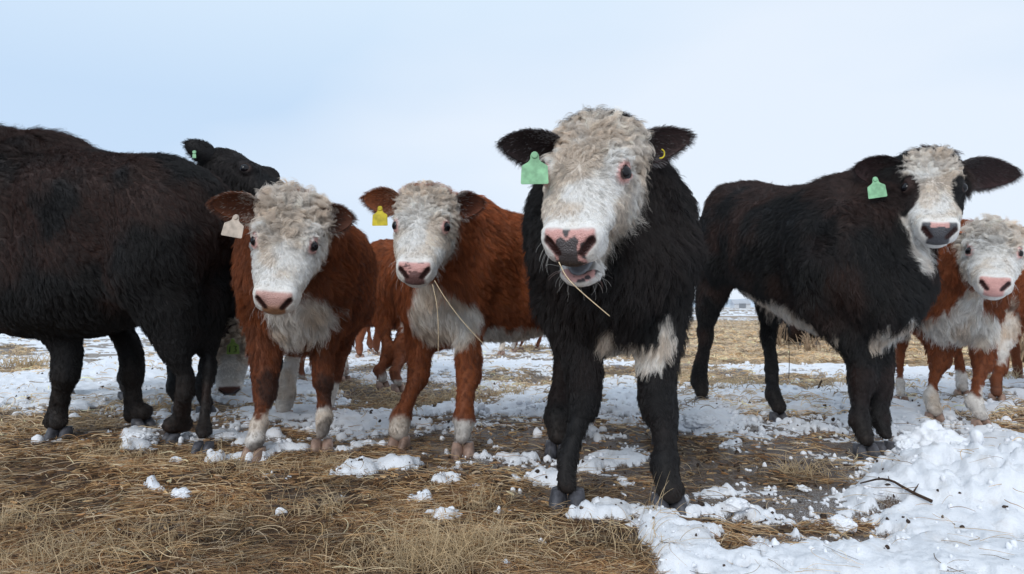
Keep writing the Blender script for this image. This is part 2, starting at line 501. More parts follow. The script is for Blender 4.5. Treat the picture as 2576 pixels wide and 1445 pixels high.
def build_ground():
    fine = np.linspace(-44, 44, 560)
    rough_ = np.concatenate([np.linspace(-180, -44, 40)[:-1], fine, np.linspace(44, 180, 40)[1:]])
    th = np.radians(rough_)
    rr = [.28]
    while rr[-1] < 2600:
        r = rr[-1]
        k = .020 if r < .8 else (.0055 if r < 3.2 else (.0085 if r < 9 else (.016 if r < 40 else .10)))
        rr.append(r * (1 + k))
    rr = np.array(rr)
    T, R = np.meshgrid(th, rr, indexing='ij')
    x = (R * np.sin(T)).ravel(); y = (R * np.cos(T)).ravel()
    snow, mud, hay, z, q = ground_state(x, y)
    dry = np.append(ground_state.dry, 0)
    z = np.where(np.hypot(x, y) > 60, z * .2, z)
    V = np.stack([x, y, z], -1)
    nt, nr = T.shape
    i = np.arange(nt - 1)[:, None] * nr + np.arange(nr - 1)[None]
    F = np.stack([i, i + nr, i + nr + 1, i + 1], -1).reshape(-1, 4)[:, ::-1]
    # close the hole under the camera
    Vc = np.array([[0, 0, 0.0]])
    V = np.concatenate([V, Vc])
    snow = np.append(snow, .5); mud = np.append(mud, .2); hay = np.append(hay, .5); q = np.append(q, .3)
    m, n, l, b = new_mat('snow_hay_and_mud')
    a = {k: n.new('ShaderNodeAttribute') for k in ('snow', 'mud', 'hay', 'dry')}
    for k in a: a[k].attribute_name = k
    tc = n.new('ShaderNodeTexCoord')
    def noise(scale, detail=4, rough=.55, vec=None):
        z_ = n.new('ShaderNodeTexNoise'); z_.inputs['Scale'].default_value = scale
        z_.inputs['Detail'].default_value = detail; z_.inputs['Roughness'].default_value = rough
        l.new(vec or tc.outputs['Object'], z_.inputs['Vector'])
        return z_
    def ramp(src, stops):
        r_ = n.new('ShaderNodeValToRGB')
        e = r_.color_ramp.elements
        e[0].position, e[0].color = stops[0][0], (*stops[0][1], 1)
        e[1].position, e[1].color = stops[-1][0], (*stops[-1][1], 1)
        for p_, c_ in stops[1:-1]:
            k_ = e.new(p_); k_.color = (*c_, 1)
        l.new(src, r_.inputs['Fac'])
        return r_
    def mix(f, A, B):
        x_ = n.new('ShaderNodeMix'); x_.data_type = 'RGBA'
        if isinstance(f, float): x_.inputs['Factor'].default_value = f
        else: l.new(f, x_.inputs['Factor'])
        l.new(A, x_.inputs['A']); l.new(B, x_.inputs['B'])
        return x_.outputs['Result']
    n_hay = noise(55, 6, .7); n_mud = noise(30, 6, .65); n_sn = noise(14, 5, .6); n_fine = noise(240, 3, .6)
    hayc = ramp(n_hay.outputs['Fac'], [(.30, (.018, .010, .006)), (.48, (.065, .034, .016)), (.62, (.15, .080, .034)), (.75, (.30, .19, .085))])
    mudc = ramp(n_mud.outputs['Fac'], [(.3, (.016, .011, .009)), (.48, (.05, .033, .024)), (.60, (.11, .075, .05)), (.72, (.34, .33, .34))])
    slush = ramp(n_fine.outputs['Fac'], [(.34, (.07, .052, .042)), (.50, (.21, .18, .16)), (.66, (.62, .64, .67))])
    snc = ramp(n_sn.outputs['Fac'], [(.25, (.70, .73, .78)), (.5, (.79, .815, .86)), (.8, (.86, .875, .90))])
    n_dirt = noise(7, 6, .7)
    dirt = n.new('ShaderNodeMapRange'); dirt.inputs['From Min'].default_value = .54; dirt.inputs['From Max'].default_value = .72
    dirt.inputs['To Max'].default_value = .42
    l.new(n_dirt.outputs['Fac'], dirt.inputs['Value'])
    dcol = n.new('ShaderNodeRGB'); dcol.outputs[0].default_value = (.36, .31, .27, 1)
    sn_col = mix(dirt.outputs[0], snc.outputs['Color'], dcol.outputs[0])
    base = mix(a['hay'].outputs['Fac'], slush.outputs['Color'], hayc.outputs['Color'])
    base = mix(a['mud'].outputs['Fac'], base, mudc.outputs['Color'])
    dryc = ramp(n_hay.outputs['Fac'], [(.3, (.24, .16, .09)), (.5, (.42, .30, .18)), (.7, (.58, .45, .30))])
    base = mix(a['dry'].outputs['Fac'], base, dryc.outputs['Color'])
    # fine break-up of the snow's rim
    add = n.new('ShaderNodeMath'); add.operation = 'MULTIPLY_ADD'; add.inputs[1].default_value = .7; 
    l.new(n_fine.outputs['Fac'], add.inputs[0]); l.new(a['snow'].outputs['Fac'], add.inputs[2])
    rim = n.new('ShaderNodeMapRange'); rim.inputs['From Min'].default_value = .62; rim.inputs['From Max'].default_value = .98
    l.new(add.outputs[0], rim.inputs['Value'])
    col = mix(rim.outputs[0], base, sn_col)
    l.new(col, b.inputs['Base Color'])
    rg = n.new('ShaderNodeMapRange'); rg.inputs['To Min'].default_value = .55; rg.inputs['To Max'].default_value = .75
    l.new(rim.outputs[0], rg.inputs['Value']); l.new(rg.outputs[0], b.inputs['Roughness'])
    b.inputs['Specular IOR Level'].default_value = .25
    bp = n.new('ShaderNodeBump'); bp.inputs['Strength'].default_value = .8; bp.inputs['Distance'].default_value = .006
    n_b = noise(110, 5, .7)
    l.new(n_b.outputs['Fac'], bp.inputs['Height']); l.new(bp.outputs['Normal'], b.inputs['Normal'])
    g = make_mesh('snowy_pasture_ground', V, F, m, color={'snow': snow, 'mud': mud, 'hay': hay, 'dry': dry})
    tag(g, 'trampled pasture ground under patchy snow, hay and mud', kind='structure')
    return g


build_ground()

# far strip of woods and a low rise on the horizon
def build_far():
    xs = np.linspace(-2400, 2400, 240)
    h = 9 + 16 * fbm(np.stack([xs * .004, 0 * xs, 0 * xs], -1), 3, 5) + 5 * fbm(np.stack([xs * .05, 0 * xs, 0 * xs], -1), 3, 9)
    n = len(xs)
    V = np.concatenate([np.stack([xs, 1500 + 0 * xs, -1 + 0 * xs], -1), np.stack([xs, 1512 + 0 * xs, h], -1),
                        np.stack([xs, 1700 + 0 * xs, -1 + 0 * xs], -1)])
    i = np.arange(n - 1)
    F = np.concatenate([np.stack([i, i + 1, i + 1 + n, i + n], -1), np.stack([i + n, i + n + 1, i + 1 + 2 * n, i + 2 * n], -1)])
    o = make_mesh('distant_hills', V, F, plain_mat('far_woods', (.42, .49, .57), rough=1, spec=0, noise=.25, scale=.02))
    tag(o, 'low blue band of far hills on the horizon', kind='structure')


build_far()

# ------------------------------------------------------------------ cattle
BLACK = np.array([.007, .0065, .0075]); BROWNBLACK = np.array([.042, .020, .0155])
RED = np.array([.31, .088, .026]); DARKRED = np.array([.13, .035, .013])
WHITE = np.array([.92, .90, .87]); CREAM = np.array([.78, .68, .58])
PINK = np.array([.62, .34, .31])

# trunk stations along the body: x, top, bottom, half width (withers 1.2 m high)
TRUNK = np.array([(-.68, .98, .93, .03), (-.65, 1.07, .84, .13), (-.56, 1.14, .70, .215), (-.40, 1.175, .60, .265), (-.20, 1.16, .535, .29),
                  (0, 1.15, .50, .305), (.20, 1.165, .49, .29), (.38, 1.19, .50, .26), (.50, 1.15, .52, .235), (.60, 1.05, .56, .19),
                  (.67, .93, .64, .12), (.70, .84, .74, .03)])
# head stations in head lengths from the poll: x, top, bottom, half width
SKULL = np.array([(-.16, -.10, -.30, .06), (-.10, -.02, -.40, .17), (0, .030, -.42, .225), (.10, .045, -.46, .238), (.22, .042, -.48, .242),
                  (.36, .035, -.46, .243), (.46, .015, -.44, .238), (.58, -.02, -.42, .234), (.70, -.05, -.385, .208), (.80, -.065, -.36, .178),
                  (.89, -.07, -.345, .166), (.95, -.085, -.335, .152), (.99, -.13, -.30, .13), (1.01, -.18, -.25, .05)])


def curve_table(T, n=240):
    """dense, smoothed version of a station table"""
    x = np.linspace(T[0, 0], T[-1, 0], n)
    out = [x]
    for k in range(1, T.shape[1]):
        y = np.interp(x, T[:, 0], T[:, k])
        w = np.hanning(19); w /= w.sum()
        yp = np.concatenate([np.full(9, y[0]), y, np.full(9, y[-1])])
        out.append(np.convolve(yp, w, 'valid'))
    return np.stack(out, -1)


TRUNK_D = curve_table(TRUNK)
SKULL_D = curve_table(SKULL)


def loft(q, T, n=2.3, taper=0.0):
    x0, x1 = T[0, 0], T[-1, 0]
    x = np.clip(q[..., 0], x0, x1)
    top = np.interp(x, T[:, 0], T[:, 1]); bot = np.interp(x, T[:, 0], T[:, 2]); w = np.interp(x, T[:, 0], T[:, 3])
    a = (top - bot) / 2; zc = (top + bot) / 2
    dz = q[..., 2] - zc
    if taper:
        w = w * (1 - taper * np.clip(-dz / a, -.2, 1))
    k = ((np.abs(q[..., 1]) / w) ** n + (np.abs(dz) / a) ** n) ** (1 / n)
    d = (k - 1) * np.minimum(a, w) * .9
    ex = np.abs(q[..., 0] - x)
    return np.where(ex > 0, np.sqrt(np.maximum(d, 0) ** 2 + ex ** 2) + np.minimum(d, 0) * 0 + .002, d)


class Animal:
    """one head of cattle: the skin comes from one blended distance field, the coat is hair grown on it"""

    def __init__(s, name, label, cat, front, rear, scale=1.0, width=1.0, length=None, head=None, legs=None, kind='black', zoff=0.0,
                 density=1.0, coat_len=1.0, face='hereford', head_step=.0075, body_step=.017, patches=(), ears=(), tag_=None,
                 pad=None, mouth_open=False, group='cattle standing in the snowy pasture', seed=1, strand=1.0, neck_r=1.0, crest=0.0,
                 hoof='pale', neck_up=0.0, tail=True, eyes=True, slope=0.0, feet_white=0.0, brisket=1.0):
        s.__dict__.update(locals())
        s.front = np.array([front[0], front[1], 0.]); s.rear = np.array([rear[0], rear[1], 0.])
        d = s.front - s.rear
        s.wb = np.linalg.norm(d)
        s.f = d / s.wb
        s.l = np.array([-s.f[1], s.f[0], 0.])
        s.lx = (length if length else s.wb / .95)
        s.org = s.front - s.f * .50 * s.lx
        s.base = np.array([s.org[0], s.org[1], 0.])
        s.rng = np.random.default_rng(seed)
        if head:
            s.hp = np.array(head[0]); s.L = head[2]
            if np.ndim(head[1]) == 1:                # only the direction of the muzzle: no roll
                f_ = unit(np.array(head[1], float)); l_ = unit(np.cross([0, 0, 1.], f_))
                s.hR = np.stack([f_, l_, np.cross(f_, l_)], 1)
            else:
                s.hR = np.array(head[1])
            u_, _, v_ = np.linalg.svd(s.hR); s.hR = u_ @ v_

    # frames
    def body_pt(s, x, y, z):
        return s.org + s.f * x * s.lx + s.l * y * s.scale + np.array([0, 0, z * s.scale + s.zoff + s.slope * (x - .5)])

    def to_body(s, p):
        q = p - s.org.astype(np.float32)
        x = (q @ s.f.astype(np.float32)) / s.lx
        dz = s.zoff + s.slope * (np.clip(x, -.7, .7) - .5) * sstep(.35, .7, q[..., 2] / s.scale)
        return np.stack([x, (q @ s.l.astype(np.float32)) / s.scale, (q[..., 2] - dz) / s.scale], -1)

    def to_head(s, p):
        return ((p - s.hp.astype(np.float32)) @ s.hR.astype(np.float32)) / s.L

    def head_pt(s, x, y, z):
        return s.hp + s.hR @ (np.array([x, y, z]) * s.L)

    def build_prims(s):
        S = s.scale
        P = []
        s.hooves = []
        s.joints = []
        for leg in s.legs:
            front = leg['front']; side = leg['side']
            g = np.array(leg['at'], float); g[2] = leg.get('z', 0.0)
            toe = np.array(leg.get('toe', s.f), float); toe[2] = 0; toe /= np.linalg.norm(toe)
            R = leg.get('r', 1.0) * S * .80
            fet = g + np.array([0, 0, .150 * S]) - toe * .040 * S
            if 'fet' in leg: fet = at(leg['fet'][0], leg['fet'][1], fet[1])
            cor = g + np.array([0, 0, .080 * S])
            if front:
                top = s.body_pt(leg.get('tx', .50), side * leg.get('ty', .15), .78)
                hi = s.body_pt(leg.get('tx', .50), side * leg.get('ty', .15), .64)
                t = .30
                knee = fet + (hi - fet) * .44
                knee[2] = .385 * S
                if 'knee' in leg: knee = at(leg['knee'][0], leg['knee'][1], knee[1])
                P += [(top, .13 * R, hi, .096 * R, .06), (hi, .096 * R, knee + np.array([0, 0, .09 * S]), .066 * R, .05),
                      (knee + np.array([0, 0, .045 * S]), .068 * R, knee - np.array([0, 0, .03 * S]), .063 * R, .03),
                      (knee, .050 * R, knee * .45 + fet * .55, .041 * R, .03), (knee * .45 + fet * .55, .041 * R, fet, .044 * R, .02)]
            else:
                top = s.body_pt(-.44, side * .12, .88)
                stf = s.body_pt(leg.get('tx', -.36), side * .17, .68)
                hock = fet + (stf - fet) * .5 - s.f * .10 * S
                hock[2] = .47 * S
                if 'knee' in leg: hock = at(leg['knee'][0], leg['knee'][1], hock[1])
                P += [(top, .20 * R, stf, .15 * R, .09), (s.body_pt(-.52, side * .13, .84), .15 * R, hock + np.array([0, 0, .14 * S]) + s.f * .03, .085 * R, .08),
                      (stf, .112 * R, hock + np.array([0, 0, .02 * S]), .062 * R, .06), (hock, .060 * R, hock - np.array([0, 0, .05 * S]), .054 * R, .03),
                      (hock, .050 * R, fet, .043 * R, .03)]
            P += [(fet, .049 * R, fet - toe * .018 - np.array([0, 0, .01]), .046 * R, .02), (fet, .046 * R, cor + toe * .006, .046 * R, .02)]
            s.hooves.append((g, toe, R / .80 * .84))
            s.joints.append((fet, g))
        s.leg_prims = P
        N = []
        if s.head:
            nr = s.neck_r * S
            hb1 = s.head_pt(.02, 0, -.17); hb2 = s.head_pt(.16, 0, -.36)
            N = [(s.body_pt(.38, 0, 1.03), .165 * nr, hb1, .105 * nr, .08), (s.body_pt(.50, 0, .84), .20 * nr, hb2, .085 * nr, .08),
                 (s.body_pt(.46, 0, .94), .20 * nr, (hb1 + hb2) / 2, .115 * nr, .08)]
        s.neck_prims = N
        B = [(s.body_pt(.50, 0, .62), .15 * S * s.brisket, s.body_pt(.61, 0, .68), .13 * S * s.brisket, .08),
             (s.body_pt(.44, .13, .90), .15 * S * s.width, s.body_pt(.56, .11, .76), .13 * S * s.width, .08),
             (s.body_pt(.44, -.13, .90), .15 * S * s.width, s.body_pt(.56, -.11, .76), .13 * S * s.width, .08)]
        s.body_prims = B + [(np.array(a), ra, np.array(b), rb, .10) for a, ra, b, rb in s.__dict__.get('extra', ())]

    def _apply(s, D, p, prims):
        pf = p.reshape(-1, 3); Df = D.reshape(-1)
        for a, ra, b, rb, k in prims:
            pad = max(ra, rb) + k + .05
            lo = np.minimum(a, b) - pad; hi = np.maximum(a, b) + pad
            m = np.nonzero(((pf > lo) & (pf < hi)).all(1))[0]
            if len(m):
                Df[m] = smin(Df[m], cone(pf[m], a, ra, b, rb), k)
        return Df.reshape(D.shape)

    def sdf_body(s, p, full=True):
        q = s.to_body(p)
        q2 = q.copy(); q2[..., 1] /= s.width
        D = loft(q2, TRUNK_D, 2.35) * s.scale
        D = D.astype(np.float32)
        D = s._apply(D, p, s.body_prims)
        D = s._apply(D, p, s.neck_prims)
        if full:
            D = s._apply(D, p, s.leg_prims)
        # soft folds and muscle relief
        D = D + (.5 - fbm(p.reshape(-1, 3) * 5.0, 2, s.seed).reshape(D.shape)) * .05 * s.scale
        ay = np.abs(q[..., 1])
        D = D + .022 * np.exp(-((q[..., 0] - .27) / .05) ** 2 - ((q[..., 2] - .88) / .25) ** 2) + .018 * np.exp(-((q[..., 0] + .22) / .07) ** 2 - ((q[..., 2] - .80) / .16) ** 2)
        D = D - .018 * np.exp(-((q[..., 0] + .38) / .07) ** 2 - ((q[..., 2] - 1.12) / .05) ** 2 - ((ay - .18) / .07) ** 2)
        return D

    def sdf_head(s, p):
        q = s.to_head(p)
        T = SKULL_D
        if s.mouth_open:
            T = T.copy()
            w = sstep(.5, .72, T[:, 0])
            T[:, 2] = T[:, 2] * (1 - w) + w * np.maximum(T[:, 2], -.285)
        d = loft(q, T, 2.5, .22)
        for sd in (1, -1):
            d = smin(d, ellipsoid(q, (.27, sd * .125, -.29), (.25, .125, .17)), .06)        # cheek
            d = smin(d, ellipsoid(q, (.40, sd * .185, -.01), (.11, .065, .055)), .05)      # brow
            d = smin(d, ellipsoid(q, (.90, sd * .105, -.13), (.08, .060, .065)), .04)      # nostril wing
            d = smin(d, ellipsoid(q, (.86, sd * .11, -.235), (.10, .065, .07)), .04)       # upper lip
        d = smin(d, ellipsoid(q, (.03, 0, -.015), (.12, .19, .075)), .08)                     # poll
        if s.mouth_open:
            jaw = smin(cone(q, (.35, 0, -.42), .12, (.80, 0, -.455), .062), ellipsoid(q, (.84, 0, -.45), (.115, .125, .062)), .05)
            jaw = smax(jaw, -ellipsoid(q, (.84, 0, -.375), (.13, .095, .055)), .015)
            d = smin(d, jaw, .035)
        else:
            d = smin(d, ellipsoid(q, (.86, 0, -.32), (.10, .10, .055)), .04)               # chin
            m = sstep(.70, .80, q[..., 0])
            d = d + .016 * m * np.exp(-((q[..., 2] + .285 + .25 * np.maximum(.9 - q[..., 0], 0) * .3) / .012) ** 2)
        for sd in (1, -1):
            d = smax(d, -cone(q, (1.02, sd * .062, -.185), .020, (.985, sd * .118, -.125), .028), .018)
            d = smax(d, -cone(q, (.985, sd * .118, -.125), .026, (.95, sd * .145, -.10), .012), .012)
            n = unit(np.array([.25, sd * .78, .57]))
            a = unit(np.array([1., 0, -.44])); a = unit(a - n * (a @ n)); b = np.cross(n, a)
            Rm = np.stack([a, b, n], 1).astype(np.float32)
            e = ellipsoid(q, (.44, sd * .222, -.040), (.068, .054, .045), Rm)
            d = smin(d, e, .02)                                                              # lids
            c = np.array([.44, sd * .222, -.040]) + n * .042
            d = smax(d, -ellipsoid(q, c, (.042, .037, .038), Rm), .006)
        return d * s.L

    # ---- colours
    def colour(s, p, nrm=None):
        n = len(p)
        q = s.to_body(p)
        wob = (fbm(p * 9, 3, 12 + s.seed) - .5)
        wob2 = (fbm(p * 38, 2, 15) - .5)
        tone = fbm(p * 4.5, 3, 33 + s.seed)
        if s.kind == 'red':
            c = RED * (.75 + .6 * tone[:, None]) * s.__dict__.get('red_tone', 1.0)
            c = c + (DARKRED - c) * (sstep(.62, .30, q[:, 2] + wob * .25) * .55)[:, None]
        else:
            br = sstep(.42, .66, tone + .25 * (q[:, 2] - .9)) * s.__dict__.get('brown', .8)
            c = BLACK + (BROWNBLACK - BLACK) * br[:, None]
        w8 = np.zeros(n)
        for pt in s.patches:
            if pt[0] == 'world':
                _, ctr, rad, amt = pt[:4]
                k = np.sqrt((((p - np.array(ctr)) / np.array(rad)) ** 2).sum(1)) + wob * .8 + wob2 * .3
            else:                                   # 'body'
                _, ctr, rad, amt = pt[:4]
                k = np.sqrt((((q - np.array(ctr)) / np.array(rad)) ** 2).sum(1)) + wob * .8 + wob2 * .3
            w = sstep(1.05, .93, k) * amt
            w8 = np.maximum(w8, w) if amt > 0 else w8 * (1 - sstep(1.05, .93, k))
        dk = np.zeros(n)
        for ctr, rad in s.__dict__.get('dark', ()):
            k = np.sqrt((((p - np.array(ctr)) / np.array(rad)) ** 2).sum(1)) + wob * .8 + wob2 * .4
            dk = np.maximum(dk, sstep(1.1, .8, k))
        dirty = sstep(.45, .70, fbm(p * 13, 2, 71))
        wc = WHITE + (CREAM - WHITE) * (.25 + .75 * dirty)[:, None]
        if s.feet_white:
            h = (q[:, 2] + wob * .16)
            leg = sstep(s.feet_white + .012, s.feet_white - .012, h)
            w8 = np.maximum(w8, leg)
        c = c * (1 - w8[:, None]) + wc * w8[:, None]
        c = c * (1 - dk[:, None] * .7) + np.array([.03, .02, .018]) * dk[:, None] * .7
        mudd = sstep(.22, .04, q[:, 2] + wob * .2) * .55
        c = c * (1 - mudd[:, None]) + np.array([.07, .05, .04]) * mudd[:, None] * (1 if s.kind == 'red' else .5)
        if not s.head:
            return c, w8
        h = s.to_head(p)
        inb = (h[:, 0] > -.2) & (h[:, 0] < 1.1) & (np.abs(h[:, 1]) < .4) & (h[:, 2] > -.66) & (h[:, 2] < .2)
        x, y, z = h[:, 0] + wob * .10, h[:, 1] + wob * .05, h[:, 2] + wob * .10
        ay = np.abs(y)
        fw = np.zeros(n)
        if s.face in ('hereford', 'baldy', 'blaze', 'cream'):
            lim = {'hereford': -.10, 'baldy': -.02, 'blaze': .0, 'cream': .06}[s.face]
            fw = sstep(lim, lim + .05, x) * sstep(-.60, -.52, z)
            back = sstep(.02 if s.face != 'hereford' else -.02, .10, x + .35 * (z + .10))
            fw = fw * np.where(z < -.12, back, 1)
            if s.face == 'baldy':
                fw = fw * np.where(z < -.15, sstep(.12, .17, x), 1) 
            if s.face == 'blaze':
                bl = sstep(.232, .195, ay + .10 * sstep(.18, .0, x)) * sstep(.60, .56, x)
                lower = sstep(.46, .50, x - .06 * (z < -.2))
                under = sstep(.30, .38, x) * sstep(-.24, -.32, z)
                fw = fw * np.clip(bl + lower + under, 0, 1)
                patch = sstep(1.1, .92, np.sqrt(((x - .51) / .165) ** 2 + ((ay - .222) / .100) ** 2))
                fw = fw * (1 - patch)
        ho = s.sdf_head(p.astype(np.float32))
        fw = fw * inb * sstep(.030, .012, ho)
        fc = WHITE + (CREAM - WHITE) * np.clip(dirty * .8 + .55 * sstep(.55, .10, x), 0, 1)[:, None]
        fc = fc + (WHITE * 1.0 - fc) * (sstep(.74, .92, x) * .7)[:, None]
        if s.face == 'cream':
            fc = fc * .88
        c = c * (1 - fw[:, None]) + fc * fw[:, None]
        w8 = np.maximum(w8 * (1 - inb), fw)
        hx, hy, hz = h[:, 0], np.abs(h[:, 1]), h[:, 2]
        if s.kind != 'blackface':
            # pink rims of the eyes
            for sd in (1, -1):
                k = np.sqrt(((hx - .455) / .10) ** 2 + ((h[:, 1] - sd * .235) / .07) ** 2 + ((hz + .02) / .08) ** 2)
                er = sstep(1.0, .5, k) * inb * (fw > .3)
                c = c * (1 - er[:, None]) + np.array([.66, .36, .33]) * er[:, None]
                el = sstep(.56, .48, k) * inb
                c = c * (1 - el[:, None]) + np.array([.04, .025, .022]) * el[:, None]
        # nose pad
        padw = .088 + .050 * sstep(-.20, -.13, hz)
        pm = sstep(.905, .93, hx + .10 * sstep(-.10, -.05, hz) * 0) * sstep(padw + .012, padw - .006, hy) * sstep(-.290, -.275, hz) * sstep(-.055, -.075, hz) * inb
        s._wet = pm
        s_pad = s.pad(p, h) if s.pad else np.tile(PINK, (n, 1))
        c = c * (1 - pm[:, None]) + s_pad * pm[:, None]
        # inside the nostrils and the slit of the mouth
        for sd in (1, -1):
            k = cone(h, (1.0, sd * .068, -.175), .020, (.965, sd * .125, -.115), .024)
            nm = sstep(.012, -.004, k) * inb
            c = c * (1 - nm[:, None]) + np.array([.03, .011, .010]) * nm[:, None]
        if s.mouth_open:
            mm = sstep(.012, -.006, ellipsoid(h, (.84, 0, -.365), (.125, .092, .055))) * inb
            c = c * (1 - mm[:, None]) + np.array([.30, .13, .12]) * mm[:, None]
            lip = sstep(.035, .018, np.abs(ellipsoid(h, (.84, 0, -.375), (.13, .095, .055)))) * (hz < -.38) * inb * (hx > .86)
            sp = sstep(.55, .6, vnoise(h * 38, 5))
            lc = PINK * (1 - sp[:, None]) + np.array([.07, .06, .065]) * sp[:, None]
            c = c * (1 - lip[:, None]) + lc * lip[:, None]
        return c, w8

    def build_skin(s):
        s.build_prims()
        pts = [s.body_pt(x, y, z) for x in (-.8, .85) for y in (-.42, .42) for z in (.4, 1.32)]
        for a, ra, b, rb, k in s.leg_prims + s.neck_prims:
            pts += [a - ra - .03, a + ra + .03, b - rb - .03, b + rb + .03]
        pts = np.array(pts)
        lo, hi = pts.min(0), pts.max(0)
        lo[2] = max(lo[2], .02)
        h = s.body_step
        n = np.ceil((hi - lo) / h).astype(int) + 1
        ax = [lo[i] + h * np.arange(n[i], dtype=np.float32) for i in range(3)]
        G = np.stack(np.meshgrid(*ax, indexing='ij'), -1).astype(np.float32)
        D = s.sdf_body(G)
        if s.head:
            near = s.to_head(G)
            m = (near[..., 0] > -.35) & (near[..., 0] < 1.2) & (np.abs(near[..., 1]) < .5) & (near[..., 2] < .35) & (near[..., 2] > -.85)
            D[m] = smin(D[m], s.sdf_head(G[m]), .035)
        V, Q = surface_nets(D, lo, h)
        parts = [(V, Q)]
        if s.head:
            hv = s.to_head(V)
            ins = (hv[:, 0] > -.10) & (hv[:, 0] < 1.03) & (np.abs(hv[:, 1]) < .42) & (hv[:, 2] < .30) & (hv[:, 2] > -.66)
            Q = Q[~ins[Q].all(1)]
            h2 = s.head_step / s.L
            ax = [np.arange(-.17, 1.12, h2), np.arange(-.46, .46 + h2, h2), np.arange(-.72, .34, h2)]
            g = np.stack(np.meshgrid(*ax, indexing='ij'), -1).astype(np.float32)
            W = (s.hp + (g * s.L) @ s.hR.T).astype(np.float32)
            Dh = s.sdf_head(W)
            Db = s.sdf_body(W, True)
            Dh = smin(Dh, Db, .035)
            V2, Q2 = surface_nets(Dh, np.array([ax[0][0], ax[1][0], ax[2][0]]), h2)
            c2 = V2[Q2].mean(1)
            keep = (c2[:, 0] > -.13) & (np.abs(c2[:, 1]) < .44) & (c2[:, 2] < .32) & (c2[:, 2] > -.69)
            Q2 = Q2[keep]
            V2 = s.hp + (V2 * s.L) @ s.hR.T
            parts = [(V, Q), (V2.astype(np.float32), Q2)]
        off = 0; VV = []; QQ = []
        for v, q in parts:
            used = np.unique(q)
            mp = -np.ones(len(v), int); mp[used] = np.arange(len(used))
            VV.append(v[used]); QQ.append(mp[q] + off); off += len(used)
        s.V = np.concatenate(VV).astype(np.float32); s.Q = np.concatenate(QQ)
        # light smoothing
        for _ in range(2):
            acc = np.zeros_like(s.V); cn = np.zeros(len(s.V))
            for a, b in ((0, 1), (1, 2), (2, 3), (3, 0)):
                for i, j in ((a, b), (b, a)):
                    np.add.at(acc, s.Q[:, i], s.V[s.Q[:, j]]) if False else None
                    for d_ in range(3):
                        acc[:, d_] += np.bincount(s.Q[:, i], weights=s.V[s.Q[:, j], d_], minlength=len(s.V))
                    cn += np.bincount(s.Q[:, i], minlength=len(s.V))
            s.V = (s.V * .5 + .5 * acc / np.maximum(cn, 1)[:, None]).astype(np.float32)
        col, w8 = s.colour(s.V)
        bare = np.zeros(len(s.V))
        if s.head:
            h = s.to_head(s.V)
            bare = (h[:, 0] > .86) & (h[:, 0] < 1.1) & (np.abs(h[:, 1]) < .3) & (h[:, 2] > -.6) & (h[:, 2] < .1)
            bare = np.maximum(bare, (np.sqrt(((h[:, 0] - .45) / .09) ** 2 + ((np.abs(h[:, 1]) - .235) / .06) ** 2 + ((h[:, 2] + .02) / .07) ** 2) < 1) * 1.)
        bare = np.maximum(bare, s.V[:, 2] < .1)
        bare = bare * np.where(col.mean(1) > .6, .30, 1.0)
        col = col * (.72 + .28 * bare)[:, None]      # skin darkened under the fur: shade painted into the gaps between locks
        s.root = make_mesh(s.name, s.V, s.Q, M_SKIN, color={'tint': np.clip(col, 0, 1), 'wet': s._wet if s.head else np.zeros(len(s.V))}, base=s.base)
        tag(s.root, s.label, s.cat, s.group)
        return s.root

    # ---- parts
    def build_parts(s):
        for g, toe, R in s.hooves:
            mat = M_HOOF_DARK if s.hoof == 'dark' else M_HOOF_PINK
            side = np.array([-toe[1], toe[0], 0])
            V, F = [], []
            for sd in (1, -1):
                o = len(V); K = 12
                for lv, (z, w, ln, sh) in enumerate(((-.014, .034, .064, .022), (.018, .032, .054, .013), (.046, .029, .042, .002), (.068, .024, .032, -.006))):
                    for k in range(K):
                        a = 2 * math.pi * k / K
                        ca, sa = math.cos(a), math.sin(a)
                        wx = w * (1 - .35 * max(ca, 0) ** 2)
                        V.append(g + toe * (sh + ln * ca) * R + side * (sd * (.0305 + .004 * max(ca, 0)) + wx * sa) * R + np.array([0, 0, z * R]))
                for lv in range(3):
                    for k in range(K):
                        a, b = o + lv * K + k, o + lv * K + (k + 1) % K
                        F.append([a, b, b + K, a + K])
                F.append([o + k for k in range(K)][::-1]); F.append([o + 3 * K + k for k in range(K)])
            make_mesh('hoof', np.array(V), F, mat, base=s.base, parent=s.root)
        if s.tail:
            t_ = s.__dict__.get('tail_in', 0)
            a = s.body_pt(-.66 + t_, 0, 1.05); pts = [a, s.body_pt(-.72 + t_, .0, .95), s.body_pt(-.73 + t_, .01, .75), s.body_pt(-.71 + t_, .02, .5)]
            V, F = tube(pts, [.035, .03, .022, .03]);
            c, _ = s.colour(np.array(V, np.float32))
            make_mesh('tail', np.array(V), F, M_SKIN, color=np.clip(c, 0, 1), base=s.base, parent=s.root)
        if s.head and s.eyes:
            for sd in (1, -1):
                n = unit(np.array([.25, sd * .78, .57]))
                c = np.array([.44, sd * .222, -.040]) + n * .004
                V, F = ball(20, 12)
                V = (V * .049 + c)
                make_mesh('eye', s.hp + (V * s.L) @ s.hR.T, F, M_EYE, base=s.base, parent=s.root)
        if s.mouth_open:
            V, F = ball(24, 14)
            V = V * np.array([.15, .078, .030]) + np.array([.80, 0, -.375])
            V[:, 2] -= .25 * np.maximum(V[:, 0] - .78, 0) ** 2
            make_mesh('tongue', s.hp + (V * s.L) @ s.hR.T, F, M_TONGUE, base=s.base, parent=s.root)
        s.ear_geo = []
        for e in s.ears:
            s.build_ear(**e)

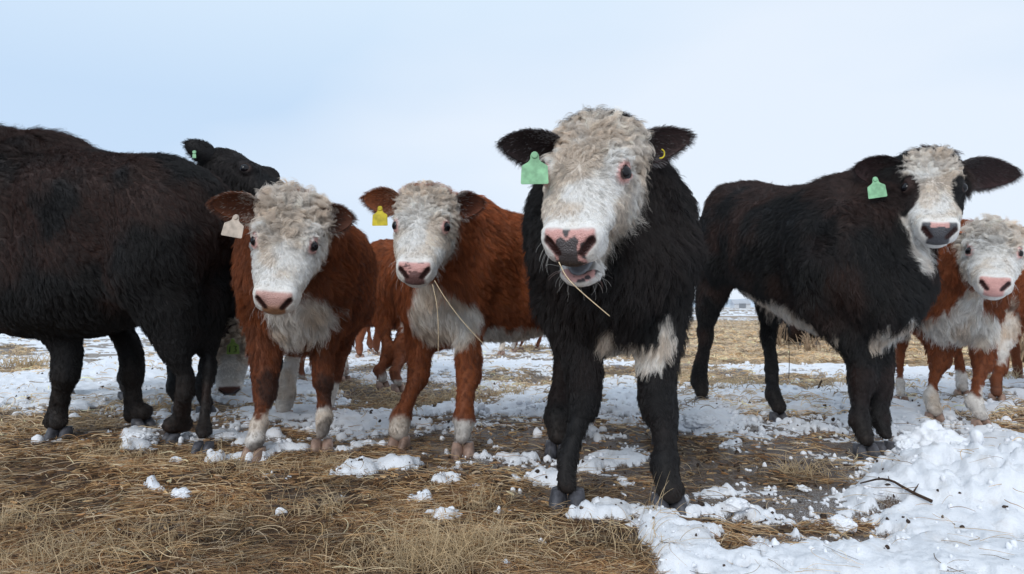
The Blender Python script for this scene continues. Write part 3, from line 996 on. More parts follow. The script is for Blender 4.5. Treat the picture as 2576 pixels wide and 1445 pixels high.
    def build_ear(s, base, tip, open_, w=.065, inner=None, outer=None, fringe=None, cup=.55, tagc=None, tag_at=None, tag_size=(.062, .078), tag_rot=0.0,
                  tag_text=None, tag_dir=None, mark=None):
        base = np.array(base, float); tip = np.array(tip, float)
        # the ear grows out of the skull, wherever the outline puts its tip
        cands = [s.head_pt(.08, sd_ * .19, -.09) for sd_ in (1, -1)]
        a_ = min(cands, key=lambda c_: np.linalg.norm(c_ - base))
        off = base - a_
        if np.linalg.norm(off) > .035:
            base = a_ + off / np.linalg.norm(off) * .035
        ax = tip - base; Le = np.linalg.norm(ax); ax /= Le
        o = np.array(open_, float); o -= ax * (o @ ax); o /= np.linalg.norm(o)
        sd = np.cross(ax, o)
        n1, n2 = 16, 13
        front, rear = [], []
        for i in range(n1):
            t = i / (n1 - 1)
            wp = (np.sin(np.pi * min(1, t ** .8 * .93 + .07)) ** .48) * (1 - .1 * t) if t < .999 else .05
            wp = max(wp, .42 * (1 - t) if t < .3 else 0)
            for j in range(n2):
                a = (j / (n2 - 1) * 2 - 1)
                ang = a * 1.25
                cupw = cup * (1.5 - t)
                q = base + ax * t * Le + sd * w * wp * np.sin(ang) / .95 + o * (w * cupw * (1 - np.cos(ang)) * wp - .012 * (1 - t) - .02 * np.sin(t * 3))
                front.append(q + o * .003)
                rear.append(q - o * .006 * (1 - .6 * abs(a)))
        V = np.array(front + rear); nn = len(front); F = []
        for i in range(n1 - 1):
            for j in range(n2 - 1):
                a = i * n2 + j
                F.append([a, a + 1, a + 1 + n2, a + n2])
                F.append([nn + a, nn + a + n2, nn + a + 1 + n2, nn + a + 1])
        for i in range(n1 - 1):
            a, b = i * n2, i * n2 + n2 - 1
            F.append([a, a + n2, nn + a + n2, nn + a]); F.append([b, nn + b, nn + b + n2, b + n2])
        for j in range(n2 - 1):
            a = (n1 - 1) * n2 + j
            F.append([a, a + 1, nn + a + 1, nn + a])
            F.append([j, nn + j, nn + j + 1, j + 1])
        base_c = BLACK * 1.3 if s.kind != 'red' else RED
        inner = base_c if inner is None else np.array(inner); outer = base_c if outer is None else np.array(outer)
        col = np.concatenate([np.tile(inner, (nn, 1)), np.tile(outer, (nn, 1))])
        ear = make_mesh('ear', V, F, M_SKIN, color=col, base=s.base, parent=s.root)
        s.ear_geo.append((V, F, nn, col, ax, o, sd, Le, w, fringe if fringe is None else np.array(fringe)))
        if tagc is not None:
            ctr = np.array(tag_at)
            d = np.array(tag_dir if tag_dir is not None else (0, -1, 0), float); d /= np.linalg.norm(d)
            up = np.array([math.sin(tag_rot), 0, math.cos(tag_rot)]); up -= d * (up @ d); up /= np.linalg.norm(up)
            rt = np.cross(up, d)
            W, H = tag_size
            prof = [(-.5, -.5), (-.46, -.54), (.46, -.54), (.5, -.5), (.47, .14), (.40, .20), (.24, .30), (.16, .40), (.15, .56), (.10, .66), (0, .69), (-.10, .66),
                    (-.15, .56), (-.16, .40), (-.24, .30), (-.40, .20), (-.47, .14)]
            V = [ctr + rt * a * W + up * b * H + d * .0016 * (1 + 0 * a) + d * .004 * a * a for a, b in prof] + \
                [ctr + rt * a * W + up * b * H - d * .0014 + d * .004 * a * a for a, b in prof]
            k = len(prof)
            F = [list(range(k)), list(range(2 * k - 1, k - 1, -1))] + [[i, i + k, (i + 1) % k + k, (i + 1) % k] for i in range(k)]
            o0 = len(V)
            for i in range(10):                       # stud
                a = 2 * math.pi * i / 10
                for dd, rr in ((.001, .011), (.006, .009)):
                    V.append(ctr + up * .56 * H + rt * rr * math.cos(a) + up * rr * math.sin(a) + d * dd)
            for i in range(10):
                a, b = o0 + 2 * i, o0 + 2 * ((i + 1) % 10)
                F.append([a, b, b + 1, a + 1])
            F.append([o0 + 2 * i + 1 for i in range(10)])
            # make sure the outline faces outwards
            tg = make_mesh('ear_tag', np.array(V), F, tagc, smooth=False, base=s.base, parent=ear)
            if tag_text:
                strokes = {'1': [[(.1, .5), (-.1, -.5)]], '3': [[(-.3, .5), (.35, .42), (-.05, .06), (.3, -.2), (.15, -.48), (-.35, -.5)]]}
                V, F = [], []
                for ci, ch in enumerate(tag_text):
                    for st in strokes[ch]:
                        P3 = [ctr + rt * ((ci - .5) * .42 + x * .34 - .02) * W * 1.0 + up * (y * .46 - .14) * H + d * .005 for x, y in st]
                        v, f = tube(P3, [.0030] * len(P3), 6)
                        o1 = len(V); V += list(v); F += [[q + o1 for q in ff] for ff in f]
                num = make_mesh('tag_number', np.array(V), F, M_INK, base=s.base, parent=s.root)
                num['label'] = 'hand painted black number ' + tag_text + ' on the tag'

    # ---- coat
    def build_coat(s):
        V = s.V.astype(np.float64); Q = s.Q
        T = np.concatenate([Q[:, [0, 1, 2]], Q[:, [0, 2, 3]]])
        earT = []
        A, B, Cc = V[T[:, 0]], V[T[:, 1]], V[T[:, 2]]
        nr = np.cross(B - A, Cc - A); ar = np.linalg.norm(nr, axis=1) / 2; nr = unit(nr)
        ctr = (A + B + Cc) / 3
        # denser where the camera can see it, thinner on the far side
        view = unit(np.array([0, 0, CAM_H]) - ctr)
        face = (nr * view).sum(1)
        dens = np.where(face > -.25, 1.0, .22)
        hq = s.to_head(ctr.astype(np.float32)) if s.head else np.full((len(ctr), 3), 9.)
        inhead = (hq[:, 0] > -.12) & (hq[:, 0] < 1.1) & (np.abs(hq[:, 1]) < .42) & (hq[:, 2] > -.62) & (hq[:, 2] < .25)
        dens = dens * np.where(inhead, 2.9, 1.0) * s.density
        w = ar * dens
        N = int(w.sum() * 26000)
        idx = s.rng.choice(len(T), N, p=w / w.sum())
        r1, r2 = s.rng.random(N), s.rng.random(N)
        sw = r1 + r2 > 1; r1[sw] = 1 - r1[sw]; r2[sw] = 1 - r2[sw]
        root = A[idx] + (B[idx] - A[idx]) * r1[:, None] + (Cc[idx] - A[idx]) * r2[:, None]
        n = nr[idx]
        rf = root.astype(np.float32)
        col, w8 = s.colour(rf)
        q = s.to_body(rf)
        down = np.array([0, 0, -1.])
        # combing direction
        legz = sstep(.66, .50, q[:, 2])[:, None]
        frontq = sstep(.40, .62, q[:, 0])[:, None]
        flow = -s.f * (.75 - .6 * frontq) + down * .8
        flow = flow * (1 - legz) + (down * 1.0 - s.f * .15) * legz
        turb = np.stack([fbm(rf * 6, 2, 81 + s.seed), fbm(rf * 6, 2, 85 + s.seed), fbm(rf * 6, 2, 89 + s.seed)], -1) - .5
        flow = flow + turb * 2.2 * (1 - .6 * legz)
        length = .026 * (1 - legz[:, 0]) + .011 * legz[:, 0]
        length = length + .016 * sstep(.66, .54, q[:, 2]) * (np.abs(q[:, 0] - .0) < .7) * sstep(.36, .46, q[:, 2])
        length = length + .012 * sstep(.40, .62, q[:, 0]) * (q[:, 2] > .5) + .012 * sstep(1.02, 1.12, q[:, 2])
        length = length + s.crest * sstep(1.08, 1.16, q[:, 2]) * sstep(-.1, .3, q[:, 0])
        curl = np.full(N, .10)
        lift = np.full(N, .42)
        clump = np.full(N, .80)
        rad = np.full(N, .00062)
        if s.head:
            h = s.to_head(rf)
            inh = (h[:, 0] > -.08) & (h[:, 0] < 1.1) & (s.sdf_head(rf) < .02)
            hx, hy, hz = h[:, 0], h[:, 1], h[:, 2]
            # whorl between the eyes
            wx = hx - .46
            loc = np.stack([wx, hy * 1.3, np.full(N, -.10)], -1)
            side = np.stack([np.full(N, .15), np.sign(hy) * .2, np.full(N, -1.)], -1)
            k = sstep(-.06, -.16, hz)[:, None]
            loc = unit(loc) * (1 - k) + unit(side) * k
            neckk = sstep(.08, -.08, hx)[:, None]
            loc = loc * (1 - neckk) + np.array([-.6, 0, -.5]) * neckk
            hf = loc @ s.hR.T
            flow = np.where(inh[:, None], hf + turb * 1.5, flow)
            curly = sstep(.56, .36, hx) * sstep(-.30, -.12, hz) * (w8 > .2)
            curly2 = sstep(.60, .42, hx) * sstep(-.05, -.2, hz) * .6
            cu = np.maximum(curly, curly2) * s.__dict__.get('curly', 1.0)
            hl = .007 + .006 * sstep(.88, .60, hx) + .019 * cu + .012 * sstep(.16, .0, hx) * sstep(-.3, -.1, hz)
            nose = sstep(.84, .92, hx)
            hl = hl * (1 - .62 * nose) * s.L / .46
            beard = sstep(-.36, -.48, hz) * sstep(.95, .7, hx)
            hl = hl + .014 * beard
            # short hair round the eyes, none on the pad
            ke = np.minimum(*[np.sqrt(((hx - .45) / .07) ** 2 + ((hy - sd * .235) / .045) ** 2 + ((hz + .02) / .05) ** 2) for sd in (1, -1)])
            hl = hl * (.22 + .78 * sstep(.9, 2.2, ke))
            length = np.where(inh, hl, length)
            curl = np.where(inh, .06 + .27 * cu, curl)
            lift = np.where(inh, .28 + .22 * cu - .12 * nose, lift)
            clump = np.where(inh, .55 + .35 * cu, clump)
            rad = np.where(inh, .00052 + .00010 * cu, rad)
            padm = (hx > .90) & (np.abs(hy) < .098 + .050 * sstep(-.20, -.13, hz)) & (hz > -.30) & (hz < -.05)
            nos = np.minimum(*[cone(h, (1.0, sd * .068, -.175), .020, (.965, sd * .125, -.115), .024) for sd in (1, -1)]) < .006
            eyeh = ke < .80
            kill = inh & (padm | nos | eyeh)
            if s.mouth_open:
                kill |= inh & (ellipsoid(h, (.85, 0, -.37), (.15, .11, .068)) < .004)
        else:
            kill = np.zeros(N, bool)
        length = length * s.coat_len * (.65 + .7 * s.rng.random(N)) * s.__dict__.get('body_scale_len', 1.0)
        if s.head:
            tf = inh & (hx < .02) & (np.abs(hy) < .03) & (hz > -.05) & (s.__dict__.get('tuft', 0) > 0)
            length = np.where(tf, length * 1.1, length); lift = np.where(tf, .8, lift)
            wh = inh & (hx > .74) & (hz < -.14) & (s.rng.random(N) < .014)
            length = np.where(wh, .038 * s.L / .46, length); lift = np.where(wh, 1.1, lift); clump = np.where(wh, 0, clump); rad = np.where(wh, .00028, rad)
        # ground contact: no hair below the hooves
        kill |= root[:, 2] < .070 * s.scale
        keep = ~kill
        s._grow(root[keep], n[keep], flow[keep], length[keep], curl[keep], lift[keep], clump[keep], rad[keep] * s.strand, col[keep])

    def _grow(s, root, n, flow, length, curl, lift, clump, rad, col):
        N = len(root); K = 7
        flow = flow - n * (flow * n).sum(1, keepdims=True)
        flow = unit(flow)
        # clump centres
        M = max(20, N // 18)
        wgt = np.where(curl > .2, .55, 1.0)
        ci = s.rng.choice(N, M, replace=False, p=wgt / wgt.sum())
        kd = kdtree.KDTree(M)
        rc = root[ci]
        for i in range(M):
            kd.insert(rc[i], i)
        kd.balance()
        near = np.fromiter((kd.find(p)[1] for p in root), np.int64, N)
        ph = s.rng.random(M) * 6.28; om = 5.0 + 4 * s.rng.random(M); sg = np.where(s.rng.random(M) < .5, -1, 1); cl = .75 + .5 * s.rng.random(M)
        tight = sstep(.12, .26, curl)
        jit = s.rng.normal(size=(N, 3)) * (.16 - .10 * tight)[:, None]
        d1 = unit(flow + jit)
        cdir = unit(flow[ci] + s.rng.normal(size=(M, 3)) * .22)[near]
        cn = n[ci][near]
        ln = length * (.55 + .45 * cl[near])
        e2 = np.cross(d1, n)
        P = np.zeros((N, K, 3))
        t = np.linspace(0, 1, K)
        grav = np.array([0, 0, -1.])
        cphase = ph[near] + s.rng.normal(size=N) * (.35 - .25 * tight)
        w = om[near] * sg[near]
        for k in range(K):
            tk = t[k]
            up = lift * (tk - .45 * tk * tk)
            a = d1 * (1 - clump * tk * .6)[:, None] + cdir * (clump * tk * .6)[:, None]
            pos = root + ln[:, None] * (a * tk * .95 + n * up[:, None] + grav * (.18 * tk * tk))
            am = curl * ln * tk ** .8
            pos = pos + e2 * (am * (np.cos(cphase + w * tk) - np.cos(cphase) * (1 - tk)))[:, None] + n * (am * .6 * (np.sin(cphase + w * tk) + 1.0))[:, None]
            # pull towards the clump
            pos = pos + (rc[near] - root) * (np.minimum(clump + .12 * tight, 1) * tk ** 1.2 * (.78 + .16 * tight))[:, None]
            P[:, k] = pos
        R = rad[:, None] * (1 - .72 * t[None, :] ** 1.4)
        tone = (.66 + .60 * s.rng.random(M))[near] * (.82 + .36 * s.rng.random(N))
        lum = sstep(.2, .6, col.mean(1)) * .35
        tone = tone * (1 - lum) + (.93 + .12 * (tone - .9)) * lum
        tint = np.clip(col * tone[:, None], 0, .95)
        # ears
        EP, ER, ET = [P], [R], [tint]
        for V, F, nn, ecol, ax, o, sd, Le, w_, fringe in s.ear_geo:
            F4 = np.array([f for f in F if len(f) == 4])
            a, b, c, d = V[F4[:, 0]], V[F4[:, 1]], V[F4[:, 2]], V[F4[:, 3]]
            nrm = np.cross(c - a, d - b); ar = np.linalg.norm(nrm, axis=1); nrm = unit(nrm)
            m = int(4200 * s.density * max(Le / .18, .5))
            ii = s.rng.choice(len(F4), m, p=ar / ar.sum())
            u, v = s.rng.random((2, m, 1))
            r = (a[ii] * (1 - u) + b[ii] * u) * (1 - v) + (d[ii] * (1 - u) + c[ii] * u) * v
            nv = nrm[ii]
            cen = V.mean(0)
            isrear = F4[ii, 0] >= nn
            nv = np.where(isrear[:, None], -o, o)
            lat = ((r - V[:nn].mean(0)) @ sd) / w_
            tt = ((r - (V[:nn].mean(0) - ax * Le / 2)) @ ax) / Le
            edge = np.maximum(sstep(.45, .95, np.abs(lat)), sstep(.8, 1, tt))
            dirn = unit(ax * 1.0 + sd * lat[:, None] * .7 + nv * .25 + s.rng.normal(size=(m, 3)) * .22)
            L2 = (.009 + .008 * edge + .003 * (~isrear)) * s.coat_len * (.6 + .8 * s.rng.random(m))
            Pk = np.stack([r + dirn * (L2 * k)[:, None] + np.array([0, 0, -1.]) * (L2 * .3 * k * k)[:, None] for k in np.linspace(0, 1, K)], 1)
            cc = np.where(isrear[:, None], ecol[-1], ecol[0])
            if fringe is not None:
                fm = (s.rng.random(m) < .6 * sstep(.6, .1, tt) * sstep(.1, .7, np.abs(lat)) + .04) & ~isrear
                cc = np.where(fm[:, None], fringe, cc)
            cc = cc * (.75 + .5 * s.rng.random((m, 1)))
            EP.append(Pk); ER.append(np.tile(.0006 * s.strand * (1 - .7 * t), (m, 1))); ET.append(np.clip(cc, 0, 1))
        P = np.concatenate(EP); R = np.concatenate(ER); tint = np.concatenate(ET)
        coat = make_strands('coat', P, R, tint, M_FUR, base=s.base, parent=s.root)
        s.nhair = len(P)

    def build(s):
        s.build_skin(); s.build_parts(); s.build_coat()
        print('animal', s.label[:40], 'verts', len(s.V), 'hair', s.nhair)
        return s


def ball(nu=16, nv=10):
    V, F = [(0, 0, 1.)], []
    for j in range(1, nv):
        b = math.pi * j / nv
        for i in range(nu):
            a = 2 * math.pi * i / nu
            V.append((math.sin(b) * math.cos(a), math.sin(b) * math.sin(a), math.cos(b)))
    V.append((0, 0, -1.))
    for i in range(nu):
        F.append([0, 1 + i, 1 + (i + 1) % nu])
        F.append([len(V) - 1, 1 + (nv - 2) * nu + (i + 1) % nu, 1 + (nv - 2) * nu + i])
    for j in range(nv - 2):
        for i in range(nu):
            a, b = 1 + j * nu + i, 1 + j * nu + (i + 1) % nu
            F.append([a, a + nu, b + nu, b])
    return np.array(V), F


def tube(pts, radii, K=8):
    pts = [np.array(p, float) for p in pts]
    V, F = [], []
    ref = np.array([.3, .2, .9])
    for i, p in enumerate(pts):
        d = pts[min(i + 1, len(pts) - 1)] - pts[max(i - 1, 0)]
        d = d / max(np.linalg.norm(d), 1e-9)
        a = np.cross(d, ref); a /= max(np.linalg.norm(a), 1e-9)
        b = np.cross(d, a)
        for k in range(K):
            t = 2 * math.pi * k / K
            V.append(p + (a * math.cos(t) + b * math.sin(t)) * radii[i])
    for i in range(len(pts) - 1):
        for k in range(K):
            q, r = i * K + k, i * K + (k + 1) % K
            F.append([q, r, r + K, q + K])
    F.append(list(range(K))[::-1]); F.append([(len(pts) - 1) * K + k for k in range(K)])
    return V, F

# ---- nose pads
def pad_spots(density, spot, base, scale=30.0, seed=3):
    def f(p, h):
        v = vnoise(h * scale, seed) + density(h)
        k = sstep(.52, .58, v)[:, None]
        return base * (1 - k) + spot * k
    return f


def pad_G(p, h):
    y = h[:, 1] + .012
    wob = (vnoise(h * 60, 4) - .5) * .012
    d = np.full(len(h), 9.)
    for cy, cz, r in ((0, -.170, .058), (0, -.215, .056), (-.036, -.128, .030), (.034, -.124, .029), (-.006, -.082, .017), (.09, -.20, .010), (.082, -.252, .013), (.100, -.212, .010), (-.085, -.215, .013),
                      (-.045, -.252, .036), (.045, -.252, .036), (.088, -.135, .017), (-.100, -.255, .012), (0, -.265, .04)):
        d = np.minimum(d, np.hypot(y - cy, h[:, 2] - cz) - r)
    k = sstep(.005, -.003, d + wob)[:, None]
    low = sstep(-.20, -.26, h[:, 2])[:, None]
    return PINK * (1 - k) + (np.array([.085, .075, .078]) * (1 - low) + np.array([.055, .038, .028]) * low) * k


pad_F = pad_spots(lambda h: .30 - .55 * sstep(-.17, -.10, h[:, 2]) - 1.5 * np.maximum(np.abs(h[:, 1]) - .07, 0), np.array([.17, .09, .085]), PINK, 55, 8)
pad_H = pad_spots(lambda h: .6 - 1.4 * sstep(-.105, -.085, h[:, 2]) * (np.abs(h[:, 1]) < .075), np.array([.075, .075, .085]), PINK * .95, 40, 5)


def pad_C(p, h):
    k = sstep(-.12, -.20, h[:, 2])[:, None]
    return np.array([.55, .33, .29]) * (1 - k) + np.array([.33, .17, .09]) * k


def pad_D(p, h):
    k = sstep(-.20, -.10, h[:, 2])[:, None]
    return np.array([.03, .02, .02]) * (1 - k) + np.array([.14, .07, .06]) * k


def leg(front, side, u, v, **k):
    d = dict(front=front, side=side, at=gnd(u, v))
    d.update(k)
    return d


def near_cam(p):
    """direction from a point towards the camera, level"""
    d = np.array([0, 0, CAM_H]) - np.array(p); d[2] = 0
    return d / np.linalg.norm(d)


# 1. big black steer with a white face in the middle
G_ = Animal('steer', 'big black steer with white face and open mouth, nearest the camera, square green ear tag', 'steer',
            front=(.335, 2.34), rear=(.46, 3.45), scale=1.06, width=.97, kind='black', face='baldy', seed=3, density=1.25, head_step=.0042, body_step=.014,
            head=([.269, 2.139, 1.205], [[-.258, .945, -.199], [-.677, -.324, -.661], [-.689, -.036, .724]], .50),
            legs=[leg(1, -1, 1428, 1283, r=1.08, knee=(1470, 1000), toe=(-.25, -1, 0)), leg(1, 1, 1682, 1298, r=1.04, knee=(1655, 1015), toe=(.15, -1, 0)),
                  leg(0, -1, 1402, 1145, toe=(-.1, -1, 0)), leg(0, 1, 1668, 1130, toe=(0, -1, 0))],
            hoof='dark', mouth_open=True, pad=pad_G,
            patches=[('world', at(1605, 905, 2.12), (.12, .22, .055), 1.0), ('world', at(1695, 850, 2.12), (.030, .2, .075), 1.0), ('world', at(1535, 870, 2.12), (.035, .2, .06), 1.0)],
            ears=[dict(base=at(1385, 385, 2.10), tip=at(1262, 362, 2.04), open_=(-.1, -1, -.25), w=.056, inner=(.03, .018, .018), outer=(.014, .012, .013), fringe=(.30, .29, .30),
                       tagc=M_TAG_GREEN, tag_at=at(1345, 428, 1.95), tag_size=(.080, .076), tag_dir=(-.1, -1, 0)),
                  dict(base=at(1595, 395, 2.16), tip=at(1738, 342, 2.16), open_=(.1, -1, -.25), w=.054, inner=(.035, .018, .018), outer=(.014, .012, .013), fringe=(.32, .31, .32))])
G_.tuft = 1; G_.curly = .85; G_.brown = .25
# 2. red and white steer with a curly head
C_ = Animal('steer', 'red brown steer with lowered curly white head and dirty white ear tag', 'steer',
            front=(-.98, 3.08), rear=(-1.10, 4.10), scale=.97, width=.95, kind='red', face='hereford', seed=5, density=1.2, head_step=.006,
            head=([-.873, 2.713, 1.065], [[.028, .984, .177], [-.592, .159, -.79], [-.806, -.083, .587]], .46),
            legs=[leg(1, -1, 640, 1158, knee=(668, 975), toe=(-.15, -1, 0)), leg(1, 1, 810, 1136, knee=(815, 945), toe=(.1, -1, 0)),
                  leg(0, -1, 716, 1058), leg(0, 1, 828, 1050)],
            pad=pad_C, feet_white=.22,
            patches=[('world', at(765, 810, 2.72), (.25, .40, .15), 1.0), ('world', at(682, 850, 2.75), (.075, .4, .15), 1.0), ('world', at(790, 480, 2.95), (.16, .30, .13), 1.0),
                     ('world', at(720, 960, 3.95), (.12, .25, .35), 1.0), ('body', (0, 0, .50), (.45, .2, .09), 1.0)],
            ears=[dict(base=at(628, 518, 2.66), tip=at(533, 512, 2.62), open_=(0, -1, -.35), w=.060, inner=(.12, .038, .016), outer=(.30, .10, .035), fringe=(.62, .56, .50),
                       tagc=M_TAG_WHITE, tag_at=at(588, 572, 2.57), tag_size=(.084, .070), tag_dir=(-.1, -1, .1), tag_rot=.18),
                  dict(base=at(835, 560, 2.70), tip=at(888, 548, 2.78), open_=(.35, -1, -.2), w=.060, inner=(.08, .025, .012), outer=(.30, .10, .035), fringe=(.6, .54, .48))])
C_.curly = 1.15; C_.red_tone = .72
# 3. red and white steer with the yellow tag
F_ = Animal('steer', 'red brown steer with white face and yellow ear tag, holding a straw in its mouth', 'steer',
            front=(-.32, 3.30), rear=(.36, 3.98), scale=.985, width=1.0, kind='red', face='hereford', seed=9, density=1.15, head_step=.006, length=1.12,
            head=([-.368, 2.93, 1.125], [[-.029, .999, .018], [-.724, -.009, -.689], [-.689, -.033, .724]], .44),
            legs=[leg(1, -1, 1005, 1128, knee=(1052, 940), toe=(-.25, -1, 0)), leg(1, 1, 1165, 1146, knee=(1180, 935), toe=(0, -1, 0)),
                  leg(0, -1, 1392, 1060), leg(0, 1, 1450, 1036)],
            pad=pad_F, feet_white=.155,
            patches=[('world', at(1100, 810, 3.0), (.19, .4, .14), 1.0), ('world', at(1065, 750, 2.95), (.10, .3, .15), 1.0), ('body', (0.1, 0, .50), (.48, .30, .10), 1.0),
                     ('world', at(1180, 500, 3.0), (.05, .1, .04), .9)],
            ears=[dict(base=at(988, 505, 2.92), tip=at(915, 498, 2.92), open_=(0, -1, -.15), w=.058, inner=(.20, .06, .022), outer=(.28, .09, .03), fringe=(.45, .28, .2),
                       tagc=M_TAG_YELLOW, tag_at=at(956, 547, 2.84), tag_size=(.066, .066), tag_dir=(-.1, -1, 0)),
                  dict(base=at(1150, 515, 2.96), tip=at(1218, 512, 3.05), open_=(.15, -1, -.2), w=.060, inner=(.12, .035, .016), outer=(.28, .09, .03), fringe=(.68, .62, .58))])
F_.curly = .8; F_.red_tone = 1.12
# 4. black baldy heifer at the right
H_ = Animal('heifer', 'black heifer with white blaze, black eye patches and grey nose, head raised', 'heifer',
            front=(1.60, 3.10), rear=(1.47, 4.35), scale=1.03, width=.98, kind='black', face='blaze', seed=12, density=1.1, head_step=.0065, length=1.30, slope=-.23, zoff=-.0,
            head=([1.843, 3.00, 1.305], [[-.287, .936, -.204], [-.651, -.347, -.675], [-.703, -.061, .709]], .45),
            legs=[leg(1, -1, 2178, 1152, knee=(2168, 950), toe=(0, -1, 0), ty=.20), leg(1, 1, 2226, 1142, knee=(2215, 960), toe=(.1, -1, 0), ty=.02, r=.9),
                  leg(0, -1, 1766, 1020, r=.95), leg(0, 1, 1957, 1062, toe=(.35, -1, 0), r=.95)],
            hoof='dark', pad=pad_H,
            patches=[('world', at(2238, 838, 2.95), (.085, .3, .10), 1.0), ('world', at(2262, 790, 2.85), (.055, .3, .075), -1.0), ('world', at(2345, 632, 2.80), (.082, .30, .085), 1.0), ('body', (.08, 0, .50), (.40, .6, .10), 1.0)],
            ears=[dict(base=at(2238, 440, 3.02), tip=at(2150, 425, 3.03), open_=(0, -1, -.15), w=.068, inner=(.03, .016, .016), outer=(.014, .012, .013), fringe=(.10, .09, .09),
                       tagc=M_TAG_GREEN, tag_at=at(2205, 475, 2.93), tag_size=(.074, .074), tag_dir=(-.3, -1, 0), tag_rot=-.12),
                  dict(base=at(2440, 452, 3.08), tip=at(2566, 440, 3.12), open_=(.1, -1, -.3), w=.072, inner=(.035, .016, .016), outer=(.014, .012, .013), fringe=(.12, .11, .11))])
H_.curly = .8; H_.brown = 1.0
C_.dark = [(at(680, 985, 2.9), (.09, .2, .10)), (at(815, 990, 3.0), (.08, .2, .10)), (at(815, 1080, 3.0), (.09, .2, .06)), (at(650, 1120, 2.9), (.05, .2, .035)), (at(822, 1118, 3.0), (.05, .2, .03))]
# 5. small red calf at the right
I_ = Animal('calf', 'red brown calf with curly cream face and pink nose, beside the black heifer', 'calf',
            front=(2.52, 3.92), rear=(2.95, 4.85), scale=.95, width=1.0, kind='red', face='hereford', seed=15, density=.9, head_step=.007,
            head=([2.477, 3.509, 1.04], [[-.457, .865, -.208], [-.697, -.493, -.52], [-.552, -.092, .828]], .44),
            legs=[leg(1, -1, 2350, 1062, knee=(2365, 900), toe=(-.2, -1, 0)), leg(1, 1, 2468, 1082, knee=(2475, 905), toe=(.1, -1, 0)),
                  leg(0, -1, 2266, 1018), leg(0, 1, 2420, 1000)],
            feet_white=.20,
            patches=[('world', at(2455, 825, 3.7), (.22, .35, .11), 1.0), ('world', at(2470, 770, 3.6), (.06, .3, .12), 1.0), ('body', (0, 0, .50), (.4, .3, .08), 1.0)],
            ears=[dict(base=at(2428, 590, 3.55), tip=at(2405, 600, 3.75), open_=(-.5, -1, -.2), w=.06, fringe=(.6, .5, .45)),
                  dict(base=at(2562, 600, 3.55), tip=at(2600, 600, 3.62), open_=(.3, -1, -.2), w=.065, inner=(.2, .06, .02), fringe=(.6, .5, .45))], strand=1.25)
I_.curly = 1.2
I_.dark = [(at(2340, 1050, 3.8), (.05, .1, .06))]
# 6. big black cow at the left edge
A_ = Animal('cow', 'big black cow side on at the left edge, its head out of view', 'cow',
            front=(-2.45, 3.44), rear=(-1.65, 3.22), scale=1.12, width=.92, kind='black', face='none', seed=21, density=1.15, length=1.0, coat_len=1.0, slope=.16, zoff=.17,
            head=([-3.35, 3.45, 1.45], [-.93, -.10, -.35], .48),
            legs=[leg(1, 1, 150, 1108, knee=(170, 930), fet=(140, 1060), toe=(.2, -1, 0), tx=.42), leg(1, -1, 358, 1082, knee=(330, 930), fet=(335, 1045), toe=(1, -.4, 0), tx=.30),
                  leg(0, 1, 432, 1118, r=.80, knee=(470, 960), fet=(455, 1065), toe=(-.8, -1, 0)), leg(0, -1, 512, 1142, r=.80, knee=(525, 930), fet=(515, 1080), toe=(0, -1, 0))],
            hoof='dark', crest=.03, pad=pad_D,
            ears=[dict(base=(-3.42, 3.58, 1.40), tip=(-3.42, 3.72, 1.44), open_=(-1, 0, 0), w=.065), dict(base=(-3.38, 3.32, 1.40), tip=(-3.36, 3.18, 1.44), open_=(-1, -.2, 0), w=.065)])
A_.brown = 1.0; A_.tail_in = .26
A_.extra = [((-2.3, 3.38, 1.30), .15, (-3.0, 3.43, 1.49), .17), ((-2.05, 3.32, .80), .27, (-2.75, 3.42, .82), .29), ((-1.85, 3.28, .74), .20, (-2.3, 3.36, .74), .22)]
# 7. black cow looking over its back
B_ = Animal('cow', 'black cow in profile looking over the back of another black cow', 'cow',
            front=(-2.05, 4.45), rear=(-2.95, 5.05), scale=1.12, width=.9, kind='black', face='none', seed=24, density=.6, body_step=.02, head_step=.008,
            head=(at(572, 394, 3.95), [.88, -.28, -.36], .58),
            legs=[leg(1, 1, 517, 1050), leg(1, -1, 455, 1046), leg(0, 1, 318, 1008), leg(0, -1, 165, 1005)],
            hoof='dark', pad=pad_D, strand=1.2,
            ears=[dict(base=at(538, 400, 3.84), tip=at(466, 358, 3.78), open_=(-.2, 1, 0), w=.062, inner=(.014, .012, .013),
                       tagc=M_TAG_GREEN, tag_at=at(489, 391, 3.76), tag_size=(.02, .03), tag_dir=(0, -1, 0)),
                  dict(base=(-1.60, 4.10, 1.47), tip=(-1.62, 4.28, 1.45), open_=(.3, .6, .6), w=.065)])
B_.brown = .15
# 8. black calf grazing behind
D_ = Animal('calf', 'black calf with cream face grazing head down, tag number 13 in its ear', 'calf',
            front=(-2.02, 5.10), rear=(-2.18, 6.10), scale=.88, width=.9, kind='black', face='cream', seed=27, density=1.3, body_step=.02, head_step=.008,
            head=([-1.872, 4.55, .545], [.10, -.28, -.955], .46),
            legs=[leg(1, -1, 578, 1003, knee=(592, 935), toe=(-.5, -1, 0)), leg(1, 1, 662, 1000), leg(0, -1, 640, 960), leg(0, 1, 700, 960)],
            hoof='dark', pad=pad_D, strand=1.4,
            ears=[dict(base=at(608, 850, 4.50), tip=at(566, 838, 4.45), open_=(0, -1, -.2), w=.06, inner=(.04, .025, .025), fringe=(.25, .22, .2),
                       tagc=M_TAG_DARKGREEN, tag_at=at(586, 874, 4.36), tag_size=(.082, .082), tag_dir=(0, -1, 0), tag_rot=-.05, tag_text='13'),
                  dict(base=at(660, 850, 4.6), tip=at(700, 850, 4.6), open_=(0, -1, -.2), w=.06)])
